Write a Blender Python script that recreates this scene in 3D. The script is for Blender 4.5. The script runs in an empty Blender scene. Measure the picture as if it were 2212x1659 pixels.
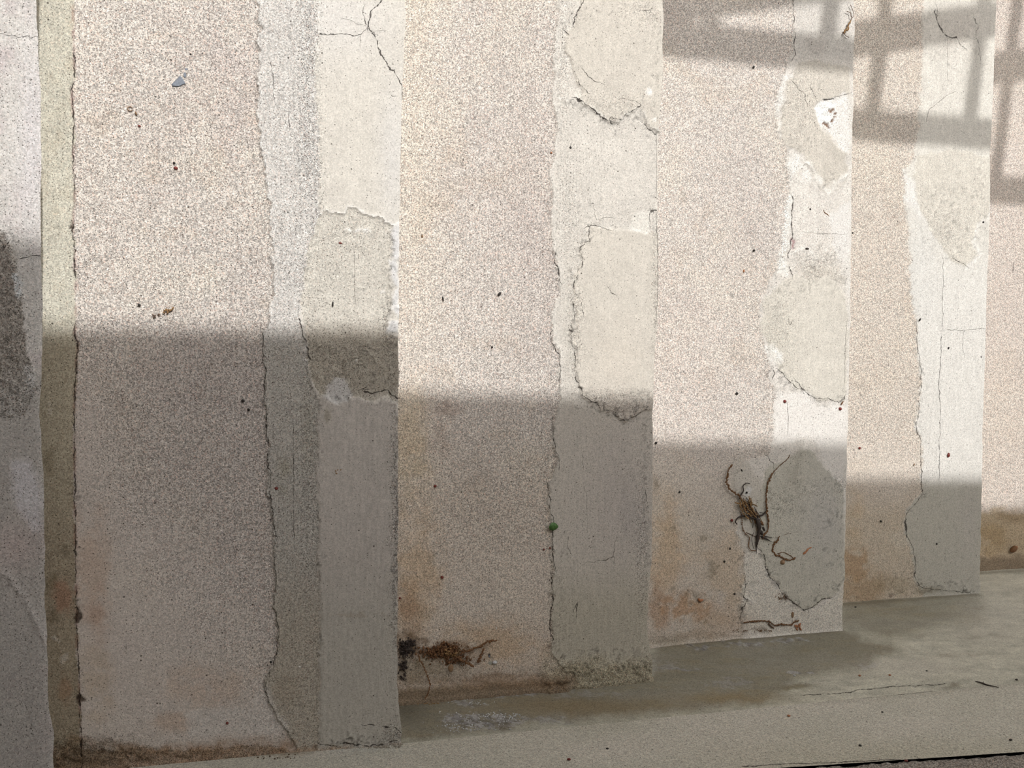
import bpy, math, random
import numpy as np
from mathutils import Vector, Matrix

# ---------------------------------------------------------------- camera
PW, PH, F = 2212, 1659, 2400.0
PITCH = math.atan(118 / F); ROLL = math.radians(0.4)
CAM = np.array([0.0, 0.0, 1.0])
_fw = np.array([0, math.cos(PITCH), -math.sin(PITCH)]); _r = np.array([1.0, 0, 0]); _u = np.array([0, math.sin(PITCH), math.cos(PITCH)])
RT = _r * math.cos(ROLL) + _u * math.sin(ROLL); UP = _u * math.cos(ROLL) - _r * math.sin(ROLL)
SC = bpy.context.scene
COL = SC.collection
cd = bpy.data.cameras.new('camera'); cam = bpy.data.objects.new('camera', cd); COL.objects.link(cam)
cd.sensor_width = 36.0; cd.lens = 36.0 * F / PW; cd.clip_start = 0.02; cd.clip_end = 200
cam.matrix_world = Matrix(((RT[0], UP[0], -_fw[0], CAM[0]), (RT[1], UP[1], -_fw[1], CAM[1]), (RT[2], UP[2], -_fw[2], CAM[2]), (0, 0, 0, 1)))
SC.camera = cam

# ---------------------------------------------------------------- frame of the wall: u runs along the bays, n towards the viewer
ANG = math.radians(17.0)
UA = np.array([math.cos(ANG), math.sin(ANG), 0.0]); NA = np.array([math.sin(ANG), -math.cos(ANG), 0.0])
TO_SUN = NA + 0.10 * UA + np.array([0, 0, 0.5])

# ---------------------------------------------------------------- light
SC.view_settings.view_transform = 'Standard'; SC.view_settings.look = 'None'
SC.view_settings.exposure = 0.0; SC.view_settings.gamma = 1.0; SC.view_settings.use_curve_mapping = False
SUN_E, SKY_E = 2.78, 0.24
ts = TO_SUN / np.linalg.norm(TO_SUN)
sl = bpy.data.lights.new('sun', 'SUN'); sl.energy = SUN_E; sl.angle = math.radians(0.46); sl.color = (1.0, 0.992, 0.968)
so = bpy.data.objects.new('sun', sl); COL.objects.link(so); so.location = (3, -8, 9)
so.rotation_euler = Vector(ts).to_track_quat('Z', 'Y').to_euler()
wd = bpy.data.worlds.new('sky'); SC.world = wd; wd.use_nodes = True
wn = wd.node_tree.nodes; wl = wd.node_tree.links; wn.clear()
sk = wn.new('ShaderNodeTexSky'); sk.sky_type = 'NISHITA'; sk.sun_disc = False
sk.sun_elevation = math.asin(ts[2]); sk.sun_rotation = math.atan2(ts[0], ts[1]); sk.dust_density = 3.0; sk.air_density = 1.0
hs = wn.new('ShaderNodeHueSaturation'); hs.inputs['Saturation'].default_value = 0.12
bg = wn.new('ShaderNodeBackground'); bg.inputs['Strength'].default_value = SKY_E
wo = wn.new('ShaderNodeOutputWorld')
tn = wn.new('ShaderNodeMixRGB'); tn.blend_type = 'MULTIPLY'; tn.inputs[0].default_value = 1; tn.inputs[2].default_value = (1.0, 0.995, 0.97, 1)
wl.new(sk.outputs[0], hs.inputs['Color']); wl.new(hs.outputs[0], tn.inputs[1]); wl.new(tn.outputs[0], bg.inputs[0]); wl.new(bg.outputs[0], wo.inputs[0])

# ---------------------------------------------------------------- helpers
def ray(x, y):
    x = np.asarray(x, float)[..., None]; y = np.asarray(y, float)[..., None]
    return _fw + RT * (x - PW / 2) / F - UP * (y - PH / 2) / F
def to_px(P):
    d = P - CAM; c = d @ _fw
    return PW / 2 + F * (d @ RT) / c, PH / 2 - F * (d @ UP) / c
def on_floor(x, y, z=0.0):
    d = ray(x, y); return CAM + d * ((z - CAM[2]) / d[..., 2:3])
def lin(c):
    c = np.array(c, float) / 255.0
    return np.where(c <= 0.04045, c / 12.92, ((c + 0.055) / 1.055) ** 2.4)
ALB = 0.86
def A(*c): return lin(c) * ALB

_rs = np.random.RandomState(7)
_T = _rs.rand(256, 256)
def vnoise(x, y, seed=0):
    x = x + seed * 17.31; y = y + seed * 9.17
    xi = np.floor(x).astype(int); yi = np.floor(y).astype(int); fx = x - xi; fy = y - yi
    fx = fx * fx * (3 - 2 * fx); fy = fy * fy * (3 - 2 * fy)
    a = _T[xi & 255, yi & 255]; b = _T[(xi + 1) & 255, yi & 255]; c = _T[xi & 255, (yi + 1) & 255]; d = _T[(xi + 1) & 255, (yi + 1) & 255]
    return (a + (b - a) * fx) * (1 - fy) + (c + (d - c) * fx) * fy
def fbm(x, y, s, o=3, seed=0):
    """s = feature size; result about -1..1"""
    r = 0; a = 1.0; t = 0
    for k in range(o):
        r = r + a * (vnoise(x / s, y / s, seed + k * 3) * 2 - 1); t += a; a *= 0.55; s /= 2.1
    return r / t * 1.6
def cl(v, a=0.0, b=1.0): return np.clip(v, a, b)
def sst(v, a, b):
    t = cl((v - a) / (b - a)); return t * t * (3 - 2 * t)

class Field:
    """a surface sampled at picture points X, Y; paints albedo, relief, grain and cracks of the place's own surfaces"""
    def __init__(s, X, Y, jx=1.0, seed=0):
        s.X0, s.Y0 = X, Y
        s.X = X + jx * (fbm(X, Y, 26, 3, seed + 1) * 4.5 + fbm(X, Y, 8, 2, seed + 2) * 2.6); s.Y = Y + jx * (fbm(X, Y, 26, 3, seed + 40) * 4.5 + fbm(X, Y, 8, 2, seed + 41) * 2.6)
        s.T = np.ones(X.shape + (3,)) * 0.5; s.H = np.zeros(X.shape); s.Gr = np.ones(X.shape)
        s.cs = np.full(X.shape, 99.0); s.cw = np.zeros(X.shape); s.cd = np.full(X.shape, 99.0); s.wd = np.zeros(X.shape); s.seed = seed
    def n(s, size, o=3, k=0, ax=1.0, ay=1.0): return fbm(s.X0 * ax, s.Y0 * ay, size, o, s.seed + 60 + k)
    def seg(s, pts, X, Y):
        best = np.full(X.shape, 1e9); sg = np.zeros(X.shape)
        for (x0, y0), (x1, y1) in zip(pts[:-1], pts[1:]):
            dx, dy = x1 - x0, y1 - y0; L = dx * dx + dy * dy + 1e-9
            t = cl(((X - x0) * dx + (Y - y0) * dy) / L); qx = X - x0 - t * dx; qy = Y - y0 - t * dy
            d = np.hypot(qx, qy); m = d < best; best = np.where(m, d, best); sg = np.where(m, np.sign(dx * qy - dy * qx), sg)
        return best, sg
    def sd(s, poly):
        X, Y = s.X, s.Y; p = list(poly) + [poly[0]]
        d, _ = s.seg(p, X, Y); ins = np.zeros(X.shape, bool)
        for (x0, y0), (x1, y1) in zip(p[:-1], p[1:]):
            c = ((y0 > Y) != (y1 > Y)); 
            with np.errstate(all='ignore'): xx = x0 + (Y - y0) * (x1 - x0) / ((y1 - y0) if y1 != y0 else 1e-9)
            ins ^= c & (X < xx)
        return np.where(ins, d, -d)
    def m(s, poly, w=3.0): return cl(s.sd(poly) / w + 0.5)
    def right(s, line, w=3.0, far=3000): return s.m([(line[0][0], line[0][1] - 300)] + list(line) + [(line[-1][0], line[-1][1] + 300), (far, line[-1][1] + 300), (far, line[0][1] - 300)], w)
    def g(s, cx, cy, rx, ry): return np.exp(-((s.X - cx) / rx) ** 2 - ((s.Y - cy) / ry) ** 2)
    def mix(s, c, m):
        m = cl(m)[..., None]; s.T = s.T * (1 - m) + np.asarray(c) * m
    def mul(s, f): s.T = s.T * np.asarray(f)[..., None]
    def crack(s, pts, w=1.2, jag=1.0):
        x0 = min(p[0] for p in pts) - 30; x1 = max(p[0] for p in pts) + 30; y0 = min(p[1] for p in pts) - 30; y1 = max(p[1] for p in pts) + 30
        k = (s.X0 > x0) & (s.X0 < x1) & (s.Y0 > y0) & (s.Y0 < y1)
        if not k.any(): return
        X = s.X0[k] + jag * fbm(s.X0[k], s.Y0[k], 9, 3, 5) * 2.2; Y = s.Y0[k] + jag * fbm(s.X0[k], s.Y0[k], 9, 3, 8) * 2.2
        d, sg = s.seg(pts, X, Y); b = d < s.cd[k]
        cs = s.cs[k]; cdd = s.cd[k]; ww = s.wd[k]; cw = s.cw[k]
        cs[b] = (d * sg)[b]; cdd[b] = d[b]; ww[b] = w; cw[b] = cl(2.2 - d[b] / 4.0)
        s.cs[k] = cs; s.cd[k] = cdd; s.wd[k] = ww; s.cw[k] = cw
    def scar(s, pts, w):
        x0 = min(p[0] for p in pts) - 7; x1 = max(p[0] for p in pts) + 7; y0 = min(p[1] for p in pts) - 7; y1 = max(p[1] for p in pts) + 7
        # rows and columns of the grid are nearly upright in the picture: take the block around the mark
        R0 = s.Y0[:, s.Y0.shape[1] // 2]; r_ = np.where((R0 > y0 - 25) & (R0 < y1 + 25))[0]
        if len(r_) == 0: return
        a, b = r_[0], r_[-1] + 1; C0 = s.X0[(a + b) // 2]; c_ = np.where((C0 > x0 - 12) & (C0 < x1 + 12))[0]
        if len(c_) == 0: return
        sl = (slice(a, b), slice(c_[0], c_[-1] + 1)); d, sg = s.seg(pts, s.X[sl], s.Y[sl])
        v = np.exp(-(d / 1.5) ** 2); v2 = np.exp(-((d * sg - 3.2) / 1.8) ** 2)
        s.T[sl] *= (1 - min(.42, .30 * w) * v + .05 * w * v2)[..., None]; s.H[sl] += .0010 * w * v2 - .0008 * w * v
    def scribble(s, n, box, L=14, w=0.5, mask=None, ang=None, seed=0):
        """hair cracks and torn crumbs of plaster"""
        rs = np.random.RandomState(s.seed * 7 + seed); x0, y0, x1, y1 = box
        for _ in range(n):
            x, y = rs.uniform(x0, x1), rs.uniform(y0, y1); a = rs.uniform(0, 6.3) if ang is None else ang + rs.normal(0, .35); p = [(x, y)]; l = L * rs.uniform(.35, 1.3) / 3
            for q in range(3): a += rs.normal(0, .6); x += l * math.cos(a); y += l * math.sin(a); p.append((x, y))
            s.scar(p, w * rs.uniform(.3, 1.3))
    def crumble(s, pts, n, spread=7, L=9, w=0.6, seed=0):
        rs = np.random.RandomState(s.seed * 5 + seed + 3); pts = np.array(pts, float)
        for _ in range(n):
            i = rs.randint(len(pts) - 1); p = pts[i] + (pts[i + 1] - pts[i]) * rs.rand() + rs.normal(0, spread, 2); a = rs.uniform(0, 6.3); q = [tuple(p)]
            for k in range(2): a += rs.normal(0, .8); p = p + L * rs.uniform(.3, .7) * np.array([math.cos(a), math.sin(a)]); q.append(tuple(p))
            s.scar(q, w * rs.uniform(.3, 1.5))
    def ridge(s, pts, h=0.002, w=5.0, off=3.0, col=None, a=0.6):
        """lip of a trowelled edge: relief beside the line, optionally a paler crust"""
        d, sg = s.seg(pts, s.X, s.Y); v = np.exp(-((d * sg - off) / w) ** 2) * (0.5 + 0.5 * cl(s.n(14, 2, 3) + 0.6))
        s.H += h * v
        if col is not None: s.mix(col, a * v)

def mesh_obj(name, V, Fc, mat, parent=None, smooth=True, attrs=None):
    me = bpy.data.meshes.new(name)
    V = np.asarray(V, np.float32); Fc = [np.asarray(f, np.int32) for f in ([Fc] if isinstance(Fc, np.ndarray) else Fc)]
    nf = sum(len(f) for f in Fc); nl = sum(f.size for f in Fc)
    me.vertices.add(len(V)); me.vertices.foreach_set('co', V.ravel())
    me.loops.add(nl); me.loops.foreach_set('vertex_index', np.concatenate([f.ravel() for f in Fc]))
    st = []; c = 0
    for f in Fc:
        st.append(np.arange(len(f)) * f.shape[1] + c); c += f.size
    me.polygons.add(nf); me.polygons.foreach_set('loop_start', np.concatenate(st).astype(np.int32))
    me.polygons.foreach_set('use_smooth', np.full(nf, smooth))
    me.update(calc_edges=True)
    for k, (ty, dat) in (attrs or {}).items():
        a = me.attributes.new(k, ty, 'POINT')
        a.data.foreach_set('color' if ty == 'FLOAT_COLOR' else 'vector', np.asarray(dat, np.float32).ravel())
    me.materials.append(mat)
    o = bpy.data.objects.new(name, me); COL.objects.link(o)
    if parent: o.parent = parent
    return o
def tag(o, label=None, cat=None, group=None, kind=None):
    if label: o['label'] = label
    if cat: o['category'] = cat
    if group: o['group'] = group
    if kind: o['kind'] = kind
    return o
def empty(name, loc):
    o = bpy.data.objects.new(name, None); COL.objects.link(o); o.location = loc; o.empty_display_size = 0.02; return o

# ---------------------------------------------------------------- materials
def masonry(name, fine=1.0):
    m = bpy.data.materials.new(name); m.use_nodes = True; N = m.node_tree.nodes; L = m.node_tree.links; N.clear()
    def nd(t, **k):
        n = N.new(t)
        for a, b in k.items(): setattr(n, a, b)
        return n
    def math_(op, a, b=None, c=None, clamp=False):
        n = nd('ShaderNodeMath', operation=op); n.use_clamp = clamp
        for i, v in enumerate((a, b, c)):
            if v is None: continue
            if isinstance(v, (int, float)): n.inputs[i].default_value = v
            else: L.new(v, n.inputs[i])
        return n.outputs[0]
    def ramp(v, a, b, lo=0.0, hi=1.0):
        n = nd('ShaderNodeMapRange', interpolation_type='SMOOTHSTEP'); L.new(v, n.inputs[0])
        for i, q in zip((1, 2, 3, 4), (a, b, lo, hi)):
            if isinstance(q, (int, float)): n.inputs[i].default_value = q
            else: L.new(q, n.inputs[i])
        return n.outputs[0]
    tint = nd('ShaderNodeAttribute', attribute_name='tint'); sf = nd('ShaderNodeAttribute', attribute_name='surf'); ck = nd('ShaderNodeAttribute', attribute_name='crk')
    s1 = nd('ShaderNodeSeparateXYZ'); L.new(sf.outputs['Vector'], s1.inputs[0]); grain, pit, speck = s1.outputs
    s2 = nd('ShaderNodeSeparateXYZ'); L.new(ck.outputs['Vector'], s2.inputs[0]); cs, cw, wdt = s2.outputs
    tc = nd('ShaderNodeTexCoord')
    def noise(sc, det=2.0, ro=0.6):
        n = nd('ShaderNodeTexNoise'); n.inputs['Scale'].default_value = sc; n.inputs['Detail'].default_value = det; n.inputs['Roughness'].default_value = ro
        L.new(tc.outputs['Object'], n.inputs['Vector']); return n.outputs['Fac']
    def voro(sc):
        n = nd('ShaderNodeTexVoronoi'); n.inputs['Scale'].default_value = sc; L.new(tc.outputs['Object'], n.inputs['Vector']); return n.outputs['Distance'], n.outputs['Color']
    nf = noise(360 * fine, 2, 0.75); nh = noise(900 * fine, 1); nm = noise(60, 3)
    d1, c1 = voro(370 * fine); d2, c2 = voro(120)
    sc1 = nd('ShaderNodeSeparateColor'); L.new(c1, sc1.inputs[0]); sc2 = nd('ShaderNodeSeparateColor'); L.new(c2, sc2.inputs[0])
    # sand grains: each voronoi cell is a grain of its own tone
    tone = ramp(sc1.outputs[0], 0.0, 1.0, 0.64, 1.32)
    tone = math_('ADD', math_('MULTIPLY', math_('SUBTRACT', tone, 1.0), math_('MULTIPLY_ADD', grain, 0.9, 0.18)), 1.0)
    tn2 = math_('ADD', math_('MULTIPLY', math_('SUBTRACT', nf, 0.5), math_('MULTIPLY_ADD', grain, 0.75, 0.34)), 1.0)
    tone = math_('MULTIPLY', tone, tn2)
    tone = math_('ADD', tone, math_('MULTIPLY', ramp(sc1.outputs[2], 0.93, 0.99, 0.0, 0.42), math_('MULTIPLY_ADD', grain, 0.9, 0.12)))
    # dark pits and dark grains
    dk = math_('MULTIPLY', ramp(d1, 0.46, 0.24), math_('MULTIPLY', ramp(sc1.outputs[1], math_('SUBTRACT', 1.0, math_('MULTIPLY', pit, 2.8)), math_('SUBTRACT', 1.04, math_('MULTIPLY', pit, 1.6))), ramp(nf, 0.75, 0.35, 0.55, 1.0)))
    dk2 = math_('MULTIPLY', ramp(math_('SUBTRACT', d2, math_('MULTIPLY', sc2.outputs[0], 0.16)), 0.14, 0.03), ramp(sc2.outputs[1], math_('SUBTRACT', 1.0, math_('MULTIPLY', speck, 3.0)), math_('SUBTRACT', 1.02, math_('MULTIPLY', speck, 2.0))))
    dark = math_('MAXIMUM', dk, dk2)
    # cracks
    wv = math_('MULTIPLY', wdt, math_('MULTIPLY_ADD', nm, 4.2, -1.6))
    ca = math_('ABSOLUTE', math_('ADD', cs, math_('MULTIPLY', math_('SUBTRACT', nf, 0.5), 2.2)))
    crk = math_('MULTIPLY', ramp(ca, math_('ADD', wv, 0.55), math_('SUBTRACT', wv, 0.6)), ramp(cw, 0.35, 0.6))
    # colour
    cm = nd('ShaderNodeVectorMath', operation='SCALE'); L.new(tint.outputs['Color'], cm.inputs[0]); L.new(tone, cm.inputs['Scale'])
    # slight per-grain hue
    mh = nd('ShaderNodeMixRGB', blend_type='MULTIPLY'); hr = nd('ShaderNodeValToRGB')
    e = hr.color_ramp.elements; e[0].position = 0.0; e[0].color = (1.0, 0.84, 0.79, 1); e[1].position = 1.0; e[1].color = (0.93, 0.97, 1.0, 1)
    e2 = hr.color_ramp.elements.new(0.2); e2.color = (1, 0.99, 0.98, 1); L.new(sc1.outputs[2], hr.inputs[0])
    L.new(math_('MULTIPLY', grain, 0.8), mh.inputs[0]); L.new(cm.outputs[0], mh.inputs[1]); L.new(hr.outputs[0], mh.inputs[2])
    m1 = nd('ShaderNodeMixRGB'); L.new(math_('MULTIPLY', dark, 0.86), m1.inputs[0]); L.new(mh.outputs[0], m1.inputs[1]); m1.inputs[2].default_value = (0.075, 0.06, 0.052, 1)
    m2 = nd('ShaderNodeMixRGB'); L.new(math_('MULTIPLY', crk, 0.84), m2.inputs[0]); L.new(m1.outputs[0], m2.inputs[1]); m2.inputs[2].default_value = (0.03, 0.023, 0.02, 1)
    # bump
    h = math_('MULTIPLY', nf, math_('MULTIPLY_ADD', grain, 1.35, 0.16)); h = math_('ADD', h, math_('MULTIPLY', nh, math_('MULTIPLY_ADD', grain, 0.35, 0.05)))
    h = math_('SUBTRACT', h, math_('MULTIPLY', dark, 0.9)); h = math_('SUBTRACT', h, math_('MULTIPLY', crk, 2.0))
    bp = nd('ShaderNodeBump'); bp.inputs['Strength'].default_value = 0.85; bp.inputs['Distance'].default_value = 0.0016; L.new(h, bp.inputs['Height'])
    b = nd('ShaderNodeBsdfPrincipled'); b.inputs['Roughness'].default_value = 0.93; b.inputs['Specular IOR Level'].default_value = 0.18
    L.new(m2.outputs[0], b.inputs['Base Color']); L.new(bp.outputs[0], b.inputs['Normal'])
    o = nd('ShaderNodeOutputMaterial'); L.new(b.outputs[0], o.inputs[0])
    return m
def plain(name, c, rough=0.8, var=0.35, sc=180.0, sheen=0.0):
    m = bpy.data.materials.new(name); m.use_nodes = True; N = m.node_tree.nodes; L = m.node_tree.links; b = N['Principled BSDF']
    tc = N.new('ShaderNodeTexCoord'); n = N.new('ShaderNodeTexNoise'); n.inputs['Scale'].default_value = sc; n.inputs['Detail'].default_value = 4
    L.new(tc.outputs['Object'], n.inputs['Vector']); r = N.new('ShaderNodeValToRGB'); e = r.color_ramp.elements
    c = np.array(c); e[0].position = 0.3; e[0].color = (*(c * (1 - var)), 1); e[1].position = 0.7; e[1].color = (*np.minimum(c * (1 + var), 1), 1)
    L.new(n.outputs['Fac'], r.inputs[0]); L.new(r.outputs[0], b.inputs['Base Color']); b.inputs['Roughness'].default_value = rough
    bp = N.new('ShaderNodeBump'); bp.inputs['Strength'].default_value = 0.4; bp.inputs['Distance'].default_value = 0.001; L.new(n.outputs['Fac'], bp.inputs['Height']); L.new(bp.outputs[0], b.inputs['Normal'])
    return m
M_WALL = masonry('weathered_plaster'); M_FLOOR = masonry('weathered_concrete', 0.9)
# ---------------------------------------------------------------- colours of the plasters
STUC = A(219, 210, 202); LILAC = A(216, 211, 206); CREAM = A(219, 213, 204); BEIGE = A(214, 208, 198); WHITE = A(240, 236, 231)
GREYC = A(196, 190, 184); OLIVE = A(182, 174, 162); STRIP = A(208, 204, 190); BROWN = A(150, 124, 98); ORANGE = A(188, 152, 116); DIRT = A(96, 82, 68)

def base_stucco(f, a=1.0):
    f.T[:] = STUC
    f.mix(A(205, 195, 188), 0.55 * cl(f.n(150, 3, 1, 1, 0.7)) * a); f.mix(A(229, 219, 205), 0.5 * cl(-f.n(130, 3, 2)) * a)
    f.mix(A(205, 190, 174), 0.35 * sst(f.n(60, 3, 4), 0.35, 1.0)); f.Gr[:] = 1.0
    f.pit = np.full(f.X.shape, 0.13); f.spk = np.full(f.X.shape, 0.035)
    f.H += 0.0016 * f.n(160, 3, 5) + 0.0003 * f.n(16, 2, 6)
def coat(f, m, col, grain=0.12, h=0.0025, pit=0.03, spk=0.015, var=0.05):
    f.mix(np.asarray(col), m); f.Gr = f.Gr * (1 - m) + grain * m; f.pit = f.pit * (1 - m) + pit * m; f.spk = f.spk * (1 - m) + spk * m
    f.mul(1 + var * m * f.n(70, 3, 9) + 0.05 * m * f.n(13, 3, 21) + 0.04 * m * f.n(7, 2, 23, 2.6, .3)); f.H += 1.5 * h * m + 0.00018 * m * f.n(9, 3, 22)
def rough(f, m, g=0.6, pit=0.12, h=0.0008, size=9):
    """crumbly, pitted area of a coat"""
    m = cl(m); f.Gr = f.Gr * (1 - m) + g * m; f.pit = f.pit * (1 - m) + pit * m; f.H += h * m * f.n(size, 3, 11)
def scratchy(f, m, s=0.10, size=7, ax=2.5, ay=0.35):
    v = f.n(size, 2, 13, ax, ay); f.mul(1 + s * m * v); f.H += 0.0004 * m * v
def stain(f, x, y, rx, ry, col, a=0.6, nz=0.7, size=26):
    v = f.g(x, y, rx, ry); f.mix(col, .85 * a * sst(v * (1 + nz * f.n(size, 3, int(x) % 13)), 0.12, 0.95))
def dots(f, lst):
    for x, y, r, c in lst: f.mix(c, cl((r - np.hypot(f.X0 - x, f.Y0 - y)) / 1.5 + 0.5))

def bay0(f):
    base_stucco(f, 0.6); c = f.m([(-900, -900), (400, -900), (400, 2600), (-900, 2600)])
    coat(f, c, LILAC, 0.35, 0, 0.07); f.mix(A(203, 190, 190), 0.6 * cl(f.n(50, 3, 2)))
    f.mix(A(226, 220, 222), 0.6 * f.g(70, 300, 30, 200)); f.cls[:] = 1
    p = f.m([(-300, 480), (10, 500), (20, 530), (45, 600), (60, 760), (80, 840), (50, 900), (-300, 930)], 6); f.mix(A(168, 160, 152), p); rough(f, p, 0.8, 0.25, 0.002, 14)
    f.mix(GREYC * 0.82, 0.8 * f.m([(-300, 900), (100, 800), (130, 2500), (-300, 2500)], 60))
    w = f.m([(28, 592), (40, 590), (54, 610), (50, 628), (44, 650), (38, 640), (30, 622)], 3); f.mix(A(222, 222, 222), w); f.H += 0.002 * w
    w = f.m([(52, 790), (75, 792), (78, 850), (55, 846)], 8) * (0.5 + 0.5 * f.n(12)); f.mix(A(215, 212, 210), w)
    w = f.m([(15, 520), (28, 535), (40, 565), (30, 575), (20, 560)], 4); f.mix(A(205, 198, 190), 0.7 * w)
    w = f.m([(20, 1000), (60, 990), (90, 1060), (88, 1150), (70, 1145), (35, 1100)], 16); f.mix(A(222, 218, 222), 0.7 * w)
    f.mix(A(206, 186, 182), 0.45 * f.g(30, 1180, 60, 60)); f.ridge([(-20, 1225), (20, 1240), (55, 1290), (85, 1345), (100, 1400)], 0.003, 6, 3, A(215, 208, 204), 0.5)
    f.crack([(-40, 70), (0, 73), (25, 77), (45, 81), (60, 80), (68, 82), (84, 79)], 0.6); f.crack([(44, 558), (60, 555), (90, 552)], 0.9)
    f.crack([(0, 520), (8, 535), (18, 524)], 1.2); f.scribble(110, (-5, 500, 70, 910), 12, 1.1); f.crumble([(0, 1226), (55, 1290), (100, 1400)], 40, 7, 8, .6, seed=2); f.crumble([(62, 1380), (66, 1600)], 40, 4, 7, .6, seed=3); f.scribble(30, (60, 950, 95, 1200), 8, .6, seed=4)

SEAM = [(157, -200), (157, 0), (158, 60), (161, 120), (160, 180), (155, 190), (156, 220), (160, 260), (158, 330), (161, 420), (158, 480), (156, 500), (161, 540), (163, 600), (162, 700), (161, 720), (168, 740), (164, 790), (163, 830), (160, 880), (161, 1000), (162, 1040), (163, 1060), (158, 1070), (162, 1100), (163, 1200), (165, 1300), (166, 1390), (170, 1450), (172, 1520), (175, 1600), (178, 1700)]
E1 = [(560, 0), (556, 40), (565, 60), (553, 90), (562, 115), (556, 150), (558, 200), (552, 240), (560, 290), (565, 330), (572, 360), (578, 400), (584, 450), (583, 490), (588, 540), (590, 600), (590, 620), (585, 660), (580, 690), (568, 720), (567, 760), (573, 800), (571, 850), (575, 900), (576, 940), (580, 960), (578, 1000), (585, 1030), (582, 1060), (588, 1100), (595, 1160), (592, 1200), (596, 1250), (590, 1310), (603, 1355), (598, 1400), (590, 1440), (572, 1475), (575, 1500), (585, 1520), (598, 1550), (622, 1580), (640, 1610)]
CA = [(676, -50), (676, 0), (684, 60), (688, 75), (675, 120), (685, 200), (688, 300), (688, 400), (688, 460), (665, 530), (660, 580), (655, 640), (646, 680), (650, 710), (660, 750), (668, 790), (672, 830), (690, 870), (688, 900), (684, 960), (685, 1000), (688, 1100), (686, 1200), (690, 1300), (692, 1350), (690, 1500), (690, 1640)]
def bay1(f):
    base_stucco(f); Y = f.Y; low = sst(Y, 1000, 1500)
    f.mix(A(196, 187, 181), 0.7 * sst(Y, 600, 900) * (1 - low)); f.mix(A(206, 197, 190), 0.75 * low)  # darker stucco, paler towards the foot: shade gradient painted into the colour
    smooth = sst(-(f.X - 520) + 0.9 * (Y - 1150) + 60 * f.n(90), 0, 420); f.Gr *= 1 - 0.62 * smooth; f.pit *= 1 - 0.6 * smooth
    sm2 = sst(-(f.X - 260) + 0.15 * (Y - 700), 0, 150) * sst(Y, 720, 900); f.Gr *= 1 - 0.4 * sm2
    scratchy(f, smooth * 0.9, 0.06, 8, 0.5, 2.2)
    stain(f, 200, 1230, 45, 150, A(192, 168, 150), 0.6); stain(f, 215, 1330, 25, 60, A(178, 148, 128), 0.5); stain(f, 210, 1480, 40, 90, A(190, 170, 145), 0.5)
    stain(f, 450, 1480, 120, 50, A(205, 185, 168), 0.6); stain(f, 380, 1560, 50, 20, A(190, 162, 138), 0.5); stain(f, 500, 230, 120, 160, A(198, 184, 180), 0.4)
    stain(f, 480, 800, 200, 110, A(186, 175, 170), 0.45)
    # strip beside the inner corner
    s = f.m([(-400, -300)] + SEAM[::1] + [(170, 2000), (-400, 2000)], 2.5); coat(f, s, STRIP, 0.5, -0.001, 0.08, 0.03)
    f.mix(A(190, 180, 160), 0.4 * s * cl(f.n(40, 3, 3))); f.mix(A(178, 169, 151), s * sst(Y, 690, 760)); f.mix(A(160, 146, 126), 0.6 * s * sst(Y, 900, 1250))
    for x, y, rx, ry, c, a in [(115, 1265, 18, 26, A(120, 108, 84), 0.8), (135, 1290, 25, 45, A(170, 128, 106), 0.7), (110, 1330, 14, 18, A(125, 112, 92), 0.7), (140, 1490, 20, 30, A(160, 120, 90), 0.5), (140, 1190, 10, 14, A(110, 100, 84), 0.6), (105, 1000, 12, 40, A(130, 118, 96), 0.5)]: stain(f, x, y, rx, ry, c, a, 0.6, 18)
    for x, y, rx, ry in [(118, 1381, 14, 7), (138, 1425, 10, 14), (103, 885, 5, 18)]:
        v = sst(f.g(x, y, rx, ry) * (1 + 0.8 * f.n(9)), 0.3, 0.8) * 1.0; f.mix(A(205, 196, 184), 0.75 * v); f.H += 0.0015 * v
    d, sg = f.seg(SEAM, f.X0, f.Y0); br = cl(f.n(24, 3, 7) + 0.55); f.mix(A(150, 100, 90), 0.55 * np.exp(-(d / 3.0) ** 2) * br)
    for i in range(3, len(SEAM) - 1, 1):
        if i in (9, 13): continue
        f.crack(SEAM[i:i + 2], 1.3 + 0.9 * (i % 3 == 0), 1.2)
    for x, y, rx, ry in [(155, 190, 4, 12), (156, 492, 4, 7), (166, 745, 3, 9), (164, 800, 3, 20), (160, 1062, 4, 10), (160, 1098, 3, 7), (168, 1332, 9, 22), (172, 1512, 7, 12)]:
        v = sst(f.g(x, y, rx, ry) * (1 + 0.9 * f.n(7)), 0.3, 0.8); f.mix(A(70, 56, 46), 0.85 * v); f.H -= 0.004 * v
    # plaster coats
    c = f.right(E1, 2.5); f.cls[c > 0.5] = 1
    coat(f, c, LILAC, 0.6, 0.003, 0.09, 0.02, 0.03); f.ridge([(x, y) for x, y in E1], 0.0022, 3.5, -2.5, WHITE, 0.25)
    f.crack(E1[19:31], 1.1, 1.6); f.crack(E1[31:40], 0.9, 1.6)
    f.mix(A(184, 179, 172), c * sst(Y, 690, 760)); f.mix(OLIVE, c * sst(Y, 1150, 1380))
    b = f.right(CA, 3) * c; coat(f, b, CREAM, 0.10, 0.0005, 0.03, 0.012, 0.03); f.mix(A(226, 222, 219), 0.55 * b * f.g(720, 40, 130, 90)); f.mix(A(226, 223, 221), 0.5 * b * f.g(850, 340, 30, 160))
    rough(f, f.g(665, 100, 22, 200) + f.g(668, 370, 24, 120), 0.95, 0.26, 0.0012); rough(f, c * f.m([(588, 460), (690, 440), (660, 620), (590, 620)], 40), 0.7, 0.15)
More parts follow.
